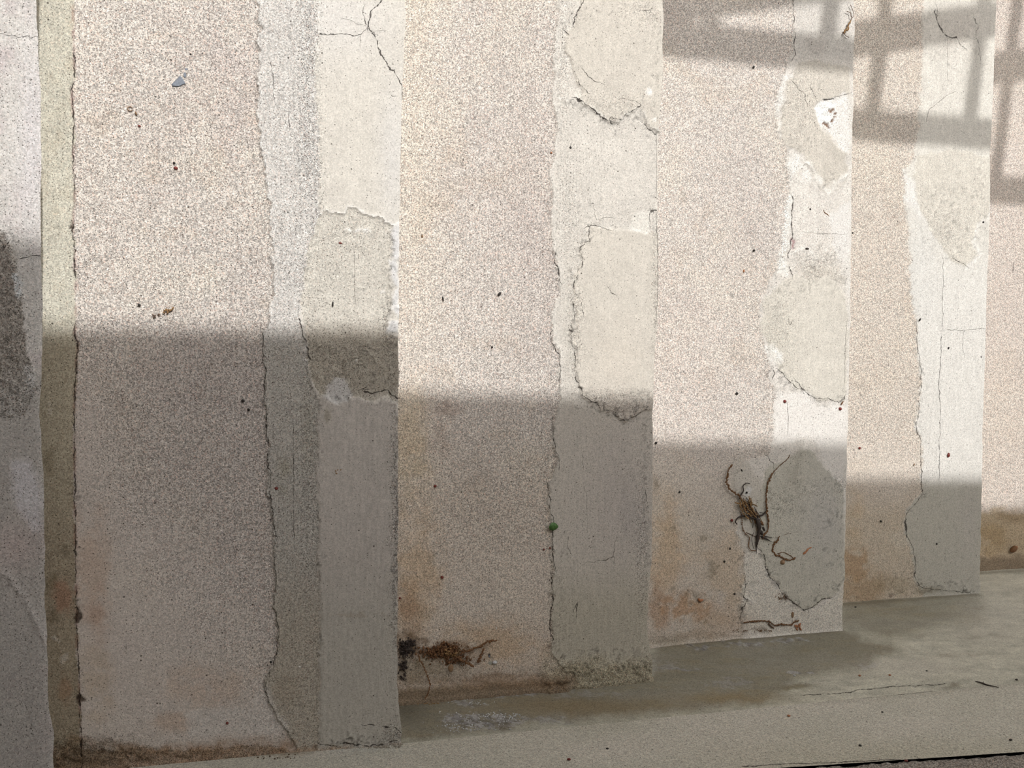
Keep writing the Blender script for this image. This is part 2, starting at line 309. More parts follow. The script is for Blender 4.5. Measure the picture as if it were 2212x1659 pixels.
    bp = f.m([(690, 466), (720, 458), (745, 464), (752, 450), (772, 452), (786, 462), (825, 476), (850, 492), (848, 560), (836, 600), (845, 640), (838, 690), (835, 722), (862, 730), (862, 874), (838, 860), (790, 862), (760, 858), (730, 872), (700, 855), (690, 862), (668, 790), (655, 700), (650, 660), (655, 600), (668, 530)], 3) * c; f.cls[bp > 0.5] = 2
    coat(f, bp, BEIGE, 0.28, -0.0022, 0.06, 0.02, 0.04); rough(f, bp * (f.g(770, 500, 60, 50) + f.g(700, 560, 50, 70)), 0.45, 0.10, 0.001)
    f.ridge([(850, 492), (825, 476), (790, 463), (772, 452), (752, 450), (745, 464), (720, 458), (690, 466)], 0.002, 3, 2.5, WHITE, 0.7)
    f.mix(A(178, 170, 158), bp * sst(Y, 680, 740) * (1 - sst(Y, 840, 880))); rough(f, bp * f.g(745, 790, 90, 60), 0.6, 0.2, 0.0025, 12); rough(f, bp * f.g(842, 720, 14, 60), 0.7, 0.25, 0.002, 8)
    lo = f.m([(655, 700), (668, 790), (690, 862), (700, 855), (730, 872), (760, 858), (790, 862), (858, 872), (900, 2000), (560, 2000), (560, 700)], 5) * c
    b3 = lo * f.right(CA, 3); coat(f, b3, A(194, 187, 180), 0.12, 0.002, 0.03, 0.015, 0.02); f.cls[b3 > 0.5] = 1
    f.mix(A(186, 181, 172), b3 * sst(Y, 1150, 1400)); scratchy(f, b3, 0.05, 7, 3.0, 0.25)
    rough(f, c * f.g(664, 1000, 16, 330), 0.8, 0.2, 0.0012); f.mix(A(160, 154, 140), 0.45 * c * f.g(664, 930, 14, 90))
    w = f.m([(712, 828), (722, 812), (742, 812), (752, 838), (762, 852), (748, 866), (725, 872), (702, 862)], 5); f.mix(A(208, 205, 204), w * 0.8); f.Gr *= 1 - 0.6 * w
    for p in ([(838, 566), (862, 552), (863, 625), (852, 612), (846, 596)], [(846, 500), (862, 480), (862, 560), (846, 556)], [(850, 625), (860, 620), (858, 665), (846, 660)], [(836, 716), (842, 694), (852, 686), (862, 690), (861, 722), (850, 716)], [(842, 664), (862, 658), (862, 684), (850, 672)]):
        w = f.m(p, 3); f.mix(A(224, 222, 222), w * 0.85); f.H += 0.0025 * w; f.ridge(p + [p[0]], 0.001, 2.5, 0, WHITE, 0.8)
    for x, y, rx in [(748, 496, 7), (772, 500, 12), (792, 500, 9), (830, 633, 6), (768, 780, 4)]:
        v = sst(f.g(x, y, rx, 5 if rx < 20 else 9) * (1 + 0.8 * f.n(6)), 0.35, 0.7); f.mix(WHITE, 0.8 * v); f.H += 0.0012 * v
    v = f.m([(655, 745), (662, 740), (668, 780), (660, 790)], 5); f.mix(A(214, 210, 206), 0.6 * v)
    f.crack([(646, 684), (650, 712), (658, 735), (664, 752), (667, 775)], 1.6, 1.3); f.crack([(774, 843), (786, 840), (790, 836)], 1.2); f.crack([(788, 847), (800, 850), (820, 846), (838, 843), (845, 853), (858, 862)], 1.8)
    f.crack([(766, 552), (766, 600), (767, 660)], 0.3, .3); f.crack([(634, 925), (634, 1010), (633, 1100), (636, 1180)], 0.5, .6); f.crack([(583, 130), (590, 170), (592, 215)], 0.5); f.crack([(624, 240), (625, 280)], 0.5)
    star = (793, 57); W = 1.5
    f.crack([(828, -30), (827, 0), (815, 14), (801, 25), (799, 42), star, (802, 70), (813, 84), (815, 98), (822, 118), (832, 132), (841, 152), (850, 154), (860, 170), (867, 186)], 1.9)
    f.crack([star, (790, 66), (780, 75), (770, 76), (760, 78), (745, 73), (733, 76), (715, 75), (690, 74)], 1.0); f.crack([(792, 54), (786, 40), (783, 28), (786, 15)], 0.7); f.crack([(740, 41), (760, 46), (775, 55), (790, 55)], 0.1); f.crack([(803, 68), (815, 69), (830, 67)], 0.1); f.crack([(778, 78), (779, 98)], 0.3); f.crack([(844, 205), (847, 209), (852, 209)], 1.0, .3)
    f.crack([(867, 186), (869, 210), (866, 330), (864, 350)], 0.9, .3)
    stain(f, 612, 1010, 15, 28, A(160, 155, 140), 0.8, 0.2); stain(f, 710, 898, 8, 18, A(160, 152, 136), 0.8, 0.2); stain(f, 613, 1060, 10, 8, A(160, 155, 140), 0.5, 0.2)
    rough(f, c * f.g(853, 1120, 9, 230), 0.95, 0.35, 0.002, 7); f.mix(A(172, 166, 160), 0.5 * c * f.g(855, 1130, 8, 250)); stain(f, 780, 1328, 90, 5, A(160, 148, 130), 0.5)
    v = f.m([(562, 1478), (578, 1480), (590, 1512), (600, 1545), (622, 1560), (624, 1583), (540, 1585), (400, 1590), (400, 1540), (540, 1520)], 8); f.mix(A(214, 208, 203), 0.6 * v)
    stain(f, 620, 1490, 30, 40, A(165, 152, 135), 0.5)
    bs = sst(Y + 8 * f.n(40, 3, 3) - (1606 - 0.02 * (f.X - 500)), 0, 12); f.mix(A(170, 148, 126), 0.8 * bs); rough(f, bs, 1.0, 0.35, 0.003, 9)
    bs2 = f.m([(150, 1590), (330, 1612), (560, 1592), (640, 1600), (640, 1700), (100, 1700)], 14); f.mix(A(158, 126, 96), 0.75 * bs2 * (0.6 + 0.4 * f.n(30))); v = f.g(180, 1630, 120, 30); f.mix(A(120, 106, 88), 0.7 * v); rough(f, v, 1, 0.45, 0.004, 10)
    f.crack([(692, 1606), (720, 1607), (745, 1602), (790, 1608), (815, 1606), (830, 1603), (858, 1597)], 1.8); f.crack([(832, 1567), (850, 1568), (862, 1578)], 1.8); f.crack([(786, 1564), (808, 1563)], 1)
    rough(f, f.g(850, 1585, 22, 24), 0.9, 0.3, 0.004, 9)

    f.crumble(E1, 150, 3, 8, .7); f.crumble(CA[4:26], 90, 5, 9, .8); f.scribble(70, (660, 480, 850, 690), 9, .8); f.scribble(60, (660, 730, 858, 850), 12, 1.1, seed=2); f.scribble(26, (570, 900, 690, 1560), 16, .6, seed=3, ang=1.5)
    f.crumble([(848, 500), (845, 600), (840, 690), (850, 760)], 60, 6, 9, .9, seed=5); f.crumble([(855, 900), (853, 1400)], 90, 3, 7, 1.0, seed=6); f.crumble([(700, 870), (760, 858), (858, 862)], 26, 6, 10, .8, seed=7); f.scribble(24, (690, 900, 850, 1560), 20, .35, seed=8, ang=1.55); f.crumble([(700, 1604), (860, 1592)], 50, 5, 10, 1.1, seed=9); f.crumble([(160, 1040), (168, 1100), (165, 1320), (172, 1600)], 70, 5, 8, 1.0, seed=10); f.scribble(30, (120, 1560, 330, 1655), 10, 1.2, seed=11)

E2 = [(1196, -60), (1200, 0), (1205, 40), (1195, 80), (1195, 140), (1190, 200), (1200, 260), (1198, 320), (1190, 380), (1192, 430), (1190, 480), (1190, 520), (1200, 560), (1205, 590), (1207, 640), (1195, 660), (1190, 700), (1192, 740), (1205, 760), (1208, 800), (1206, 850), (1202, 890), (1192, 940), (1198, 980), (1204, 1000), (1192, 1030), (1180, 1048), (1185, 1080), (1190, 1110), (1192, 1140), (1192, 1190), (1195, 1230), (1190, 1270), (1192, 1310), (1187, 1350), (1192, 1380), (1185, 1400), (1210, 1440), (1240, 1465), (1240, 1490)]
def bay2(f):
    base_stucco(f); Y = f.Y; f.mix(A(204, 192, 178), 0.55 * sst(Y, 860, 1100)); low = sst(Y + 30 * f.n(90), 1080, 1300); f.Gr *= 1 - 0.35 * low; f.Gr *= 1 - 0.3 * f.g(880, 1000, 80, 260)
    f.mix(A(200, 188, 182), 0.45 * f.g(1130, 420, 90, 260)); f.mix(A(228, 216, 200), 0.5 * f.g(890, 300, 70, 500))  # cream along the left edge is bounce light painted into the colour
    stain(f, 885, 960, 50, 130, A(206, 186, 154), 0.6, 0.4); stain(f, 900, 1230, 60, 160, A(204, 178, 146), 0.65, 0.5); stain(f, 880, 1330, 40, 90, A(184, 154, 124), 0.6, 0.5); stain(f, 1060, 1390, 130, 60, A(196, 168, 136), 0.7, 0.5)
    scratchy(f, f.g(900, 1150, 60, 200), 0.14, 6, 2.0, 0.4)
    stain(f, 960, 880, 40, 22, A(170, 150, 138), 0.6); stain(f, 955, 950, 26, 40, A(180, 162, 148), 0.5); stain(f, 920, 1325, 18, 12, A(170, 152, 128), 0.6, .2); stain(f, 918, 1150, 8, 7, A(165, 145, 120), 0.7, .2)
    c = f.right(E2, 3); f.cls[c > 0.5] = 1; coat(f, c, A(215, 209, 201), 0.2, 0.003, 0.05, 0.02, 0.03); f.ridge(E2, 0.0018, 3.5, -2.5, WHITE, 0.2)
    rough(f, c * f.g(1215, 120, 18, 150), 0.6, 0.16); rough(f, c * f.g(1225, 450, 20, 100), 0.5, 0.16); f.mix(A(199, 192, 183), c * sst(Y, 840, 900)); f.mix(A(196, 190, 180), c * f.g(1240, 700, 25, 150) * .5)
    r1 = f.m([(1262, -40), (1250, 20), (1235, 60), (1222, 70), (1215, 100), (1240, 160), (1252, 190), (1258, 205), (1240, 212), (1268, 232), (1292, 246), (1312, 262), (1338, 262), (1346, 250), (1372, 240), (1384, 230), (1392, 262), (1404, 284), (1430, 292), (1470, 0), (1440, -40)], 3) * c
    f.cls[r1 > 0.5] = 2; coat(f, r1, A(210, 203, 193), 0.14, 0.003, 0.035, 0.012, 0.04)
    f.ridge([(1430, 290), (1404, 284), (1392, 262), (1380, 236), (1346, 254), (1338, 265), (1312, 266), (1292, 250), (1268, 236), (1242, 214), (1225, 222), (1205, 215)], 0.002, 4, 3.5, A(236, 232, 226), 0.55)
    f.crack([(1258, 3), (1250, 25), (1240, 40), (1233, 62)], 1.0, 2.0); f.crack([(1216, 66), (1222, 74)], 0.9)
    f.crack([(1238, 212), (1252, 218), (1266, 232), (1280, 240), (1292, 248), (1306, 258), (1318, 265)], 1.4, 1.6); f.crack([(1312, 258), (1322, 256), (1342, 258), (1350, 246), (1362, 244), (1374, 238), (1382, 229)], 0.9, 1.6); f.crack([(1384, 265), (1392, 270), (1402, 284), (1414, 290)], 0.8, 1.6); f.crack([(1255, 150), (1268, 166), (1282, 176), (1296, 182)], 0.5, 1.6); f.crack([(1246, 172), (1252, 186), (1262, 196), (1268, 202)], 0.8, 1.6); f.crack([(1340, 215), (1360, 217), (1378, 226)], .4, 1.5)
    f.crack([(1382, 24), (1392, 25), (1400, 21), (1402, 26)], 1.0); rough(f, r1 * f.g(1330, 225, 60, 20), .4, .12, .0012, 9); rough(f, r1 * f.g(1380, 30, 40, 30), .4, .12, .0012, 9)
    w = f.m([(1362, 488), (1368, 464), (1390, 458), (1404, 462), (1402, 500), (1392, 503), (1385, 497), (1364, 497)], 3); f.mix(A(226, 221, 213), w); f.ridge([(1362, 496), (1384, 498), (1394, 504), (1404, 500)], 0.0015, 3, 0, WHITE, 0.9)
    w = f.m([(1390, 200), (1402, 190), (1408, 202), (1394, 206)], 4); f.mix(WHITE, w); w = f.m([(1408, 262), (1417, 256), (1416, 268), (1410, 270)], 3); f.mix(WHITE, w * .8)
    f.crack([(1404, 456), (1410, 455), (1417, 455)], 1.6, .4); f.crack([(1404, 456), (1402, 470), (1403, 490)], .8)
    P2 = [(1275, 488), (1270, 520), (1250, 535), (1256, 565), (1240, 598), (1240, 622), (1236, 650), (1240, 690), (1228, 720), (1232, 740), (1242, 760), (1240, 790), (1244, 812), (1250, 832), (1257, 852), (1275, 870), (1288, 872), (1300, 888), (1316, 886), (1326, 897), (1340, 906), (1352, 910), (1366, 898), (1380, 890), (1402, 884), (1440, 880), (1440, 500), (1360, 498), (1320, 494)]
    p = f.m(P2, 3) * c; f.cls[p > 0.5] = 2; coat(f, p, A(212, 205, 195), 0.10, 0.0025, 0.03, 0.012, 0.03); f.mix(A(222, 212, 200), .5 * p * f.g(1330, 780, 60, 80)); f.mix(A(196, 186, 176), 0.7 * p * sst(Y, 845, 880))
    f.crack(P2[:6], 0.7, 2.2); f.crack(P2[6:12], 0.7, 2.4); f.crack(P2[12:25], 1.1, 2.2); rough(f, p * sst(Y, 830, 860), .5, .16, .002, 9); rough(f, c * f.g(1240, 700, 14, 130), .5, .14, .002, 8)
    f.crack([(1262, 492), (1278, 490), (1300, 491), (1318, 498)], .8, 2); f.crack([(1278, 438), (1284, 452), (1280, 462), (1288, 474), (1320, 470)], .4, 2); f.crack([(1313, 622), (1320, 632), (1326, 636)], .5); f.crack([(1254, 650), (1257, 678)], .5)
    f.crack([(1199, 545), (1197, 565), (1205, 585), (1209, 614)], 1.0); f.crack([(1190, 715), (1190, 738), (1200, 754), (1208, 770), (1208, 835)], 0.8); f.crack([(1193, 880), (1194, 930), (1197, 970), (1205, 985), (1207, 1010)], 0.9); f.crack([(1183, 1045), (1182, 1062), (1188, 1075), (1186, 1090), (1193, 1120), (1194, 1150)], 0.9); f.crack([(1190, 1240), (1194, 1290), (1187, 1330), (1186, 1360), (1193, 1380)], 1.3); f.crack([(1192, 1150), (1195, 1210), (1200, 1230)], .8)
    f.mix(A(190, 182, 176), c * f.g(1340, 1080, 70, 150) * .8); f.mix(A(182, 176, 160), 0.7 * c * sst(Y, 1180, 1330)); stain(f, 1370, 1110, 30, 60, A(180, 174, 170), .5, .6); scratchy(f, c * sst(Y, 900, 950), .05, 7, 3, .25)
    f.crack([(1258, 980), (1259, 1018)], .2); f.crack([(1266, 1060), (1268, 1150)], .0, .4); f.crack([(1330, 1160), (1325, 1190), (1325, 1215)], .3); f.crack([(1265, 1218), (1300, 1212), (1322, 1205)], .3, 1.6); f.crack([(1391, 1055), (1394, 1075), (1400, 1092)], .8); f.crack([(1226, 1160), (1224, 1180), (1232, 1195)], .4); f.crack([(1239, 1318), (1244, 1300), (1245, 1330)], .7)
    f.crack([(1417, 290), (1417, 420)], .3, .4); f.crack([(1416, 462), (1419, 560), (1418, 620), (1415, 700)], .5, .7); rough(f, f.g(1413, 620, 6, 120), .7, .2, .002, 8); rough(f, c * f.g(1385, 1180, 14, 180), .6, .2, .0015, 7)
    b = sst(Y + 10 * f.n(30), 1405, 1450) * f.m([(1170, 1300), (1460, 1300), (1460, 1600), (1170, 1600)], 20); f.mix(A(176, 166, 142), .8 * b); rough(f, b, 1, .35, .006, 16); f.H += .012 * b * sst(Y, 1400, 1470)
    bb = sst(Y + 0.075 * (f.X - 862) + 3 * f.n(30), 1482, 1492) * (1 - f.m([(1215, 1300), (1500, 1300), (1500, 1600), (1235, 1600)], 20)); f.mix(A(120, 106, 88), .9 * bb); f.H += .018 * bb
    stain(f, 880, 1400, 60, 40, A(112, 90, 68), .85, .9, 16); stain(f, 960, 1408, 70, 22, A(120, 92, 66), .85, .9, 14); stain(f, 920, 1450, 80, 30, A(140, 128, 104), .7, .6); stain(f, 1080, 1470, 160, 16, A(140, 112, 86), .7, .5); f.mix(A(150, 130, 108), .5 * sst(Y, 1420, 1480) * (1 - c)); stain(f, 880, 1310, 20, 30, A(168, 138, 112), .5)
    dots(f, [(1059, 1432, 4, A(180, 180, 170)), (1057, 1415, 3, A(60, 60, 66))])

    f.crumble(E2, 170, 4, 9, .7); f.crumble(P2[:25], 170, 6, 9, .8, seed=1); f.crumble([(1215, 216), (1266, 232), (1318, 264), (1374, 238), (1410, 288)], 110, 8, 10, .7, seed=2); f.scribble(50, (1210, 10, 1425, 60), 9, .7, seed=3); f.scribble(60, (1215, 430, 1330, 510), 9, .7, seed=4); f.crumble([(1416, 0), (1412, 400), (1412, 860)], 90, 5, 10, .6, seed=5); f.crumble([(1392, 900), (1396, 1250)], 80, 7, 9, .8, seed=6); f.scribble(50, (1200, 1150, 1240, 1440), 14, .6, seed=7); f.scribble(20, (1240, 920, 1390, 1350), 22, .35, seed=8, ang=1.5); f.scribble(110, (1215, 1400, 1406, 1478), 10, 1.4, seed=9); f.scribble(40, (1240, 845, 1405, 890), 9, 1.1, seed=10); f.scribble(70, (866, 900, 930, 1300), 9, .6, seed=11, ang=1.3); f.scribble(40, (930, 860, 1180, 1400), 9, .6, seed=12)

E3 = [(1712, -60), (1712, 60), (1714, 110), (1700, 150), (1686, 190), (1676, 230), (1680, 290), (1700, 320), (1700, 360), (1705, 400), (1704, 450), (1696, 520), (1688, 575), (1665, 600), (1645, 640), (1638, 690), (1650, 740), (1662, 800), (1674, 850), (1668, 950), (1660, 980), (1610, 1000), (1585, 1030), (1592, 1080), (1590, 1150), (1604, 1190), (1606, 1240), (1606, 1290), (1600, 1340), (1606, 1380)]
def bay3(f):
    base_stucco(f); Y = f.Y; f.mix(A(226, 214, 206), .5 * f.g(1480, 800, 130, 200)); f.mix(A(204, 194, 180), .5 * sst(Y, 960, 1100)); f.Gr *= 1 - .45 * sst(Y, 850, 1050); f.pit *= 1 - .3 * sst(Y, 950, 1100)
    f.mix(A(205, 195, 189), .4 * f.g(1620, 480, 80, 200)); stain(f, 1440, 1180, 50, 110, A(206, 176, 140), .6, .5); stain(f, 1560, 1230, 60, 90, A(204, 180, 150), .5); stain(f, 1425, 1310, 24, 60, A(172, 136, 104), .65, .8); stain(f, 1480, 1310, 55, 34, A(184, 142, 102), .75, .8, 14); stain(f, 1500, 1290, 30, 14, A(120, 104, 78), .6, .9, 10)
    for x, y, rx, ry in [(1418, 1045, 9, 14), (1452, 1143, 8, 8), (1535, 1230, 13, 20), (1455, 1272, 7, 6), (1520, 1160, 12, 9), (1525, 1346, 7, 5)]: stain(f, x, y, rx, ry, A(160, 148, 130), .75, .3, 9)
    c = f.right(E3, 4); f.cls[c > .5] = 1; coat(f, c, A(222, 216, 209), .3, .002, .06, .02, .03)
    f.mix(A(206, 201, 195), c * f.m([(1700, -60), (1850, -60), (1850, 130), (1715, 120)], 30) * .8); stain(f, 1770, 90, 30, 30, A(188, 180, 172), .5)
    w = f.m([(1700, 150), (1694, 165), (1686, 190), (1674, 232), (1676, 255), (1684, 230), (1692, 195), (1704, 168)], 4); f.mix(WHITE, .6 * w)
    P = [(1702, 175), (1720, 140), (1760, 128), (1800, 140), (1835, 150), (1836, 206), (1800, 210), (1775, 216), (1762, 232), (1762, 252), (1778, 282), (1800, 312), (1830, 330), (1826, 390), (1812, 402), (1800, 416), (1782, 428), (1768, 404), (1755, 385), (1742, 360), (1735, 335), (1705, 320), (1690, 300), (1684, 255)]
    p = f.m(P, 4) * c; f.cls[p > .5] = 2; coat(f, p, A(207, 200, 190), .22, .0012, .04, .02, .04); rough(f, p * f.g(1725, 230, 40, 80), .5, .12, .001, 9)
    f.ridge([(1742, 360), (1755, 385), (1768, 404), (1785, 430), (1806, 408), (1826, 385)], .002, 6, -6, WHITE, .85)
    w = f.m([(1762, 236), (1774, 218), (1800, 212), (1818, 204), (1832, 204), (1834, 240), (1836, 300), (1834, 335), (1812, 312), (1798, 300), (1778, 272), (1764, 256)], 3); f.mix(A(232, 227, 222), w); f.H -= .002 * w
    w2 = f.m([(1764, 236), (1776, 222), (1800, 226), (1806, 250), (1798, 272), (1780, 270), (1766, 256)], 3); f.mix(A(247, 246, 243), w2); rough(f, w2, .4, .1, .003, 8)
    for x, y in [(1790, 240), (1786, 246), (1800, 246), (1797, 238), (1799, 256), (1795, 264), (1783, 271), (1788, 274), (1780, 268), (1793, 268)]: v = sst(f.g(x, y, 4.5, 4.5) * (1 + .8 * f.n(5)), .3, .7); f.mix(A(120, 84, 56), .85 * v); f.H -= .003 * v
    f.crack([(1780, 216), (1790, 215), (1798, 214)], 1.8, .6); f.crack([(1798, 214), (1815, 206), (1828, 203)], .5); f.crack([(1714, 0), (1714, 40), (1712, 60), (1717, 75), (1713, 100), (1716, 118), (1712, 128)], 1.1)
    f.crack([(1706, 175), (1720, 190), (1735, 205), (1742, 225)], .6, 1.5); f.crack([(1750, 190), (1756, 205), (1760, 216)], .7, 1.2)
    w = f.m([(1700, 340), (1720, 336), (1738, 362), (1752, 395), (1735, 392), (1728, 360), (1712, 380), (1706, 400)], 8); f.mix(A(236, 232, 227), .8 * w)
    w = f.m([(1700, 425), (1712, 418), (1704, 500), (1692, 560), (1702, 600), (1680, 590), (1684, 540)], 7); f.mix(A(242, 240, 235), .8 * w)
    f.crack([(1711, 424), (1713, 440), (1709, 455), (1708, 480), (1711, 505), (1707, 525)], 1.4, .8); f.crack([(1707, 540), (1700, 550), (1701, 565), (1706, 580), (1709, 595)], 1.4, .8); v = sst(f.g(1708, 527, 4, 12), .3, .7); f.mix(A(170, 140, 140), .9 * v); f.H -= .003 * v
    f.crack([(1732, 500), (1760, 504), (1800, 506), (1830, 505)], .0); w = f.m([(1790, 460), (1838, 440), (1834, 640), (1826, 635), (1814, 570), (1795, 530)], 8) * c; f.mix(A(230, 226, 222), .75 * w); f.Gr *= 1 - .5 * w
    rough(f, c * f.g(1765, 575, 50, 40), .6, .2, .003, 12); f.ridge([(1700, 560), (1712, 548), (1735, 535), (1752, 545), (1762, 562)], .002, 4, 0, WHITE, .6); f.mix(A(206, 198, 186), .7 * c * f.g(1770, 600, 60, 40))
    P = [(1650, 640), (1690, 605), (1715, 590), (1740, 610), (1790, 600), (1826, 640), (1830, 700), (1830, 780), (1828, 850), (1820, 862), (1808, 868), (1790, 862), (1768, 861), (1752, 858), (1735, 842), (1720, 838), (1700, 820), (1680, 800), (1660, 750), (1642, 700)]
    p = f.m(P, 4); f.cls[p > .5] = 2; coat(f, p, A(214, 208, 198), .14, .0012, .04, .02, .03); f.crack(P[8:18], 1.0, 1.5); f.mix(A(208, 202, 190), .6 * p * f.g(1670, 740, 40, 80)); rough(f, p * f.g(1680, 720, 35, 90), .5, .14, .001, 9)
    w = f.m([(1650, 745), (1668, 742), (1690, 768), (1690, 782), (1672, 790), (1658, 770)], 5) * (.7 + .4 * f.n(7)); f.mix(A(244, 241, 236), .85 * w)
    f.crack([(1668, 800), (1672, 806), (1668, 815)], 1.3, .4); f.crack([(1716, 822), (1728, 835), (1735, 848)], .9)
    f.crack([(1828, 690), (1824, 750), (1822, 830)], .2, .5); f.crack([(1702, 690), (1702, 700), (1706, 702), (1709, 694)], .6, .3)
    up = f.m([(1672, 848), (1740, 848), (1768, 870), (1830, 872), (1830, 950), (1826, 1040), (1812, 1050), (1790, 1030), (1770, 980), (1758, 950), (1720, 950), (1668, 960)], 10) * c; f.mix(A(236, 231, 226), .85 * up); f.Gr = f.Gr * (1 - up * .5)
    f.crack([(1699, 870), (1701, 895), (1700, 935)], .3, .6)
    P = [(1706, 985), (1722, 972), (1745, 970), (1764, 985), (1780, 1010), (1800, 1035), (1820, 1052), (1824, 1100), (1824, 1250), (1808, 1272), (1790, 1290), (1768, 1296), (1752, 1312), (1735, 1316), (1722, 1310), (1708, 1298), (1690, 1286), (1680, 1262), (1662, 1245), (1652, 1225), (1646, 1195), (1634, 1180), (1626, 1120), (1640, 1060), (1660, 1010), (1700, 990)]
    p = f.m(P, 4); f.cls[p > .5] = 2; coat(f, p, A(201, 197, 186), .2, .0022, .06, .03, .04); f.mix(A(192, 188, 184), .7 * p * f.g(1780, 1120, 50, 90)); f.crack(P[10:21], 1.3, 1.3); f.crack(P[20:22], .8)
    v = f.g(1690, 1290, 16, 8); f.mix(A(120, 78, 56), .7 * sst(v * (1 + f.n(6)), .3, .8)); rough(f, p * f.g(1690, 1090, 30, 30), .5, .2, .002, 8); rough(f, p * f.g(1765, 1060, 30, 20), .4, .15, .002, 8); stain(f, 1720, 1010, 18, 60, A(165, 158, 146), .5)
    rough(f, f.g(1815, 1050, 12, 16), .8, .3, .004, 7); w = f.m([(1818, 1060), (1826, 1055), (1824, 1108), (1818, 1108)], 3); f.mix(WHITE, .5 * w)
    lo = f.m([(1608, 1190), (1644, 1200), (1654, 1240), (1688, 1290), (1735, 1322), (1760, 1316), (1800, 1290), (1830, 1255), (1830, 1372), (1780, 1362), (1700, 1372), (1612, 1372), (1600, 1340)], 4); f.mix(A(226, 220, 210), .9 * lo); f.Gr = f.Gr * (1 - lo) + .5 * lo; f.pit = f.pit * (1 - lo) + .1 * lo; f.cls[lo > .5] = 1
    mid = f.m([(1572, 1000), (1600, 985), (1640, 1030), (1640, 1190), (1606, 1190), (1590, 1100)], 10); f.mix(A(202, 196, 186), .7 * mid); f.Gr *= 1 - .4 * mid; v = sst(f.g(1612, 1062, 9, 14), .3, .7); f.mix(A(224, 222, 220), .8 * v)
    f.crack([(1608, 1250), (1609, 1270), (1607, 1288), (1612, 1295), (1605, 1310), (1598, 1335)], 1.0, 1.2); f.ridge([(1604, 1296), (1612, 1290), (1620, 1300)], .003, 4, 0, WHITE, .6)
    f.crack([(1656, 985), (1668, 1000), (1672, 1030)], .5); f.crack([(1606, 1345), (1640, 1341), (1665, 1343)], .6); stain(f, 1640, 1362, 30, 5, A(110, 90, 70), .6); stain(f, 1500, 1372, 100, 12, A(160, 138, 112), .5)
    f.mix(A(150, 138, 118), .6 * f.g(1440, 1385, 50, 10)); f.mix(A(186, 150, 110), .4 * f.g(1560, 1340, 60, 30))

    f.crumble(E3, 120, 5, 10, .6); f.crumble([(1700, 175), (1684, 255), (1735, 335), (1768, 404), (1830, 380)], 80, 8, 9, .6, seed=1); f.scribble(90, (1690, 540, 1825, 640), 11, .9, seed=2, ang=-.3); f.scribble(60, (1655, 620, 1700, 860), 10, .7, seed=3); f.crumble([(1668, 800), (1720, 838), (1768, 862), (1828, 860)], 70, 5, 9, .8, seed=4); f.scribble(40, (1700, 170, 1780, 300), 10, .6, seed=5); f.scribble(40, (1700, 60, 1830, 130), 9, .6, seed=6)
    f.crumble([(1646, 1195), (1662, 1245), (1690, 1286), (1735, 1316), (1824, 1250)], 80, 4, 9, 1.0, seed=7); f.scribble(60, (1660, 1030, 1820, 1130), 10, .8, seed=8); f.scribble(40, (1780, 1030, 1822, 1240), 9, 1.0, seed=9); f.scribble(60, (1612, 1200, 1815, 1355), 8, .7, seed=10); f.crumble([(1605, 1190), (1606, 1290), (1600, 1340)], 30, 4, 8, .9, seed=11); f.scribble(50, (1420, 1270, 1600, 1380), 10, .9, seed=12); f.scribble(30, (1460, 1180, 1600, 1280), 18, .4, seed=13)

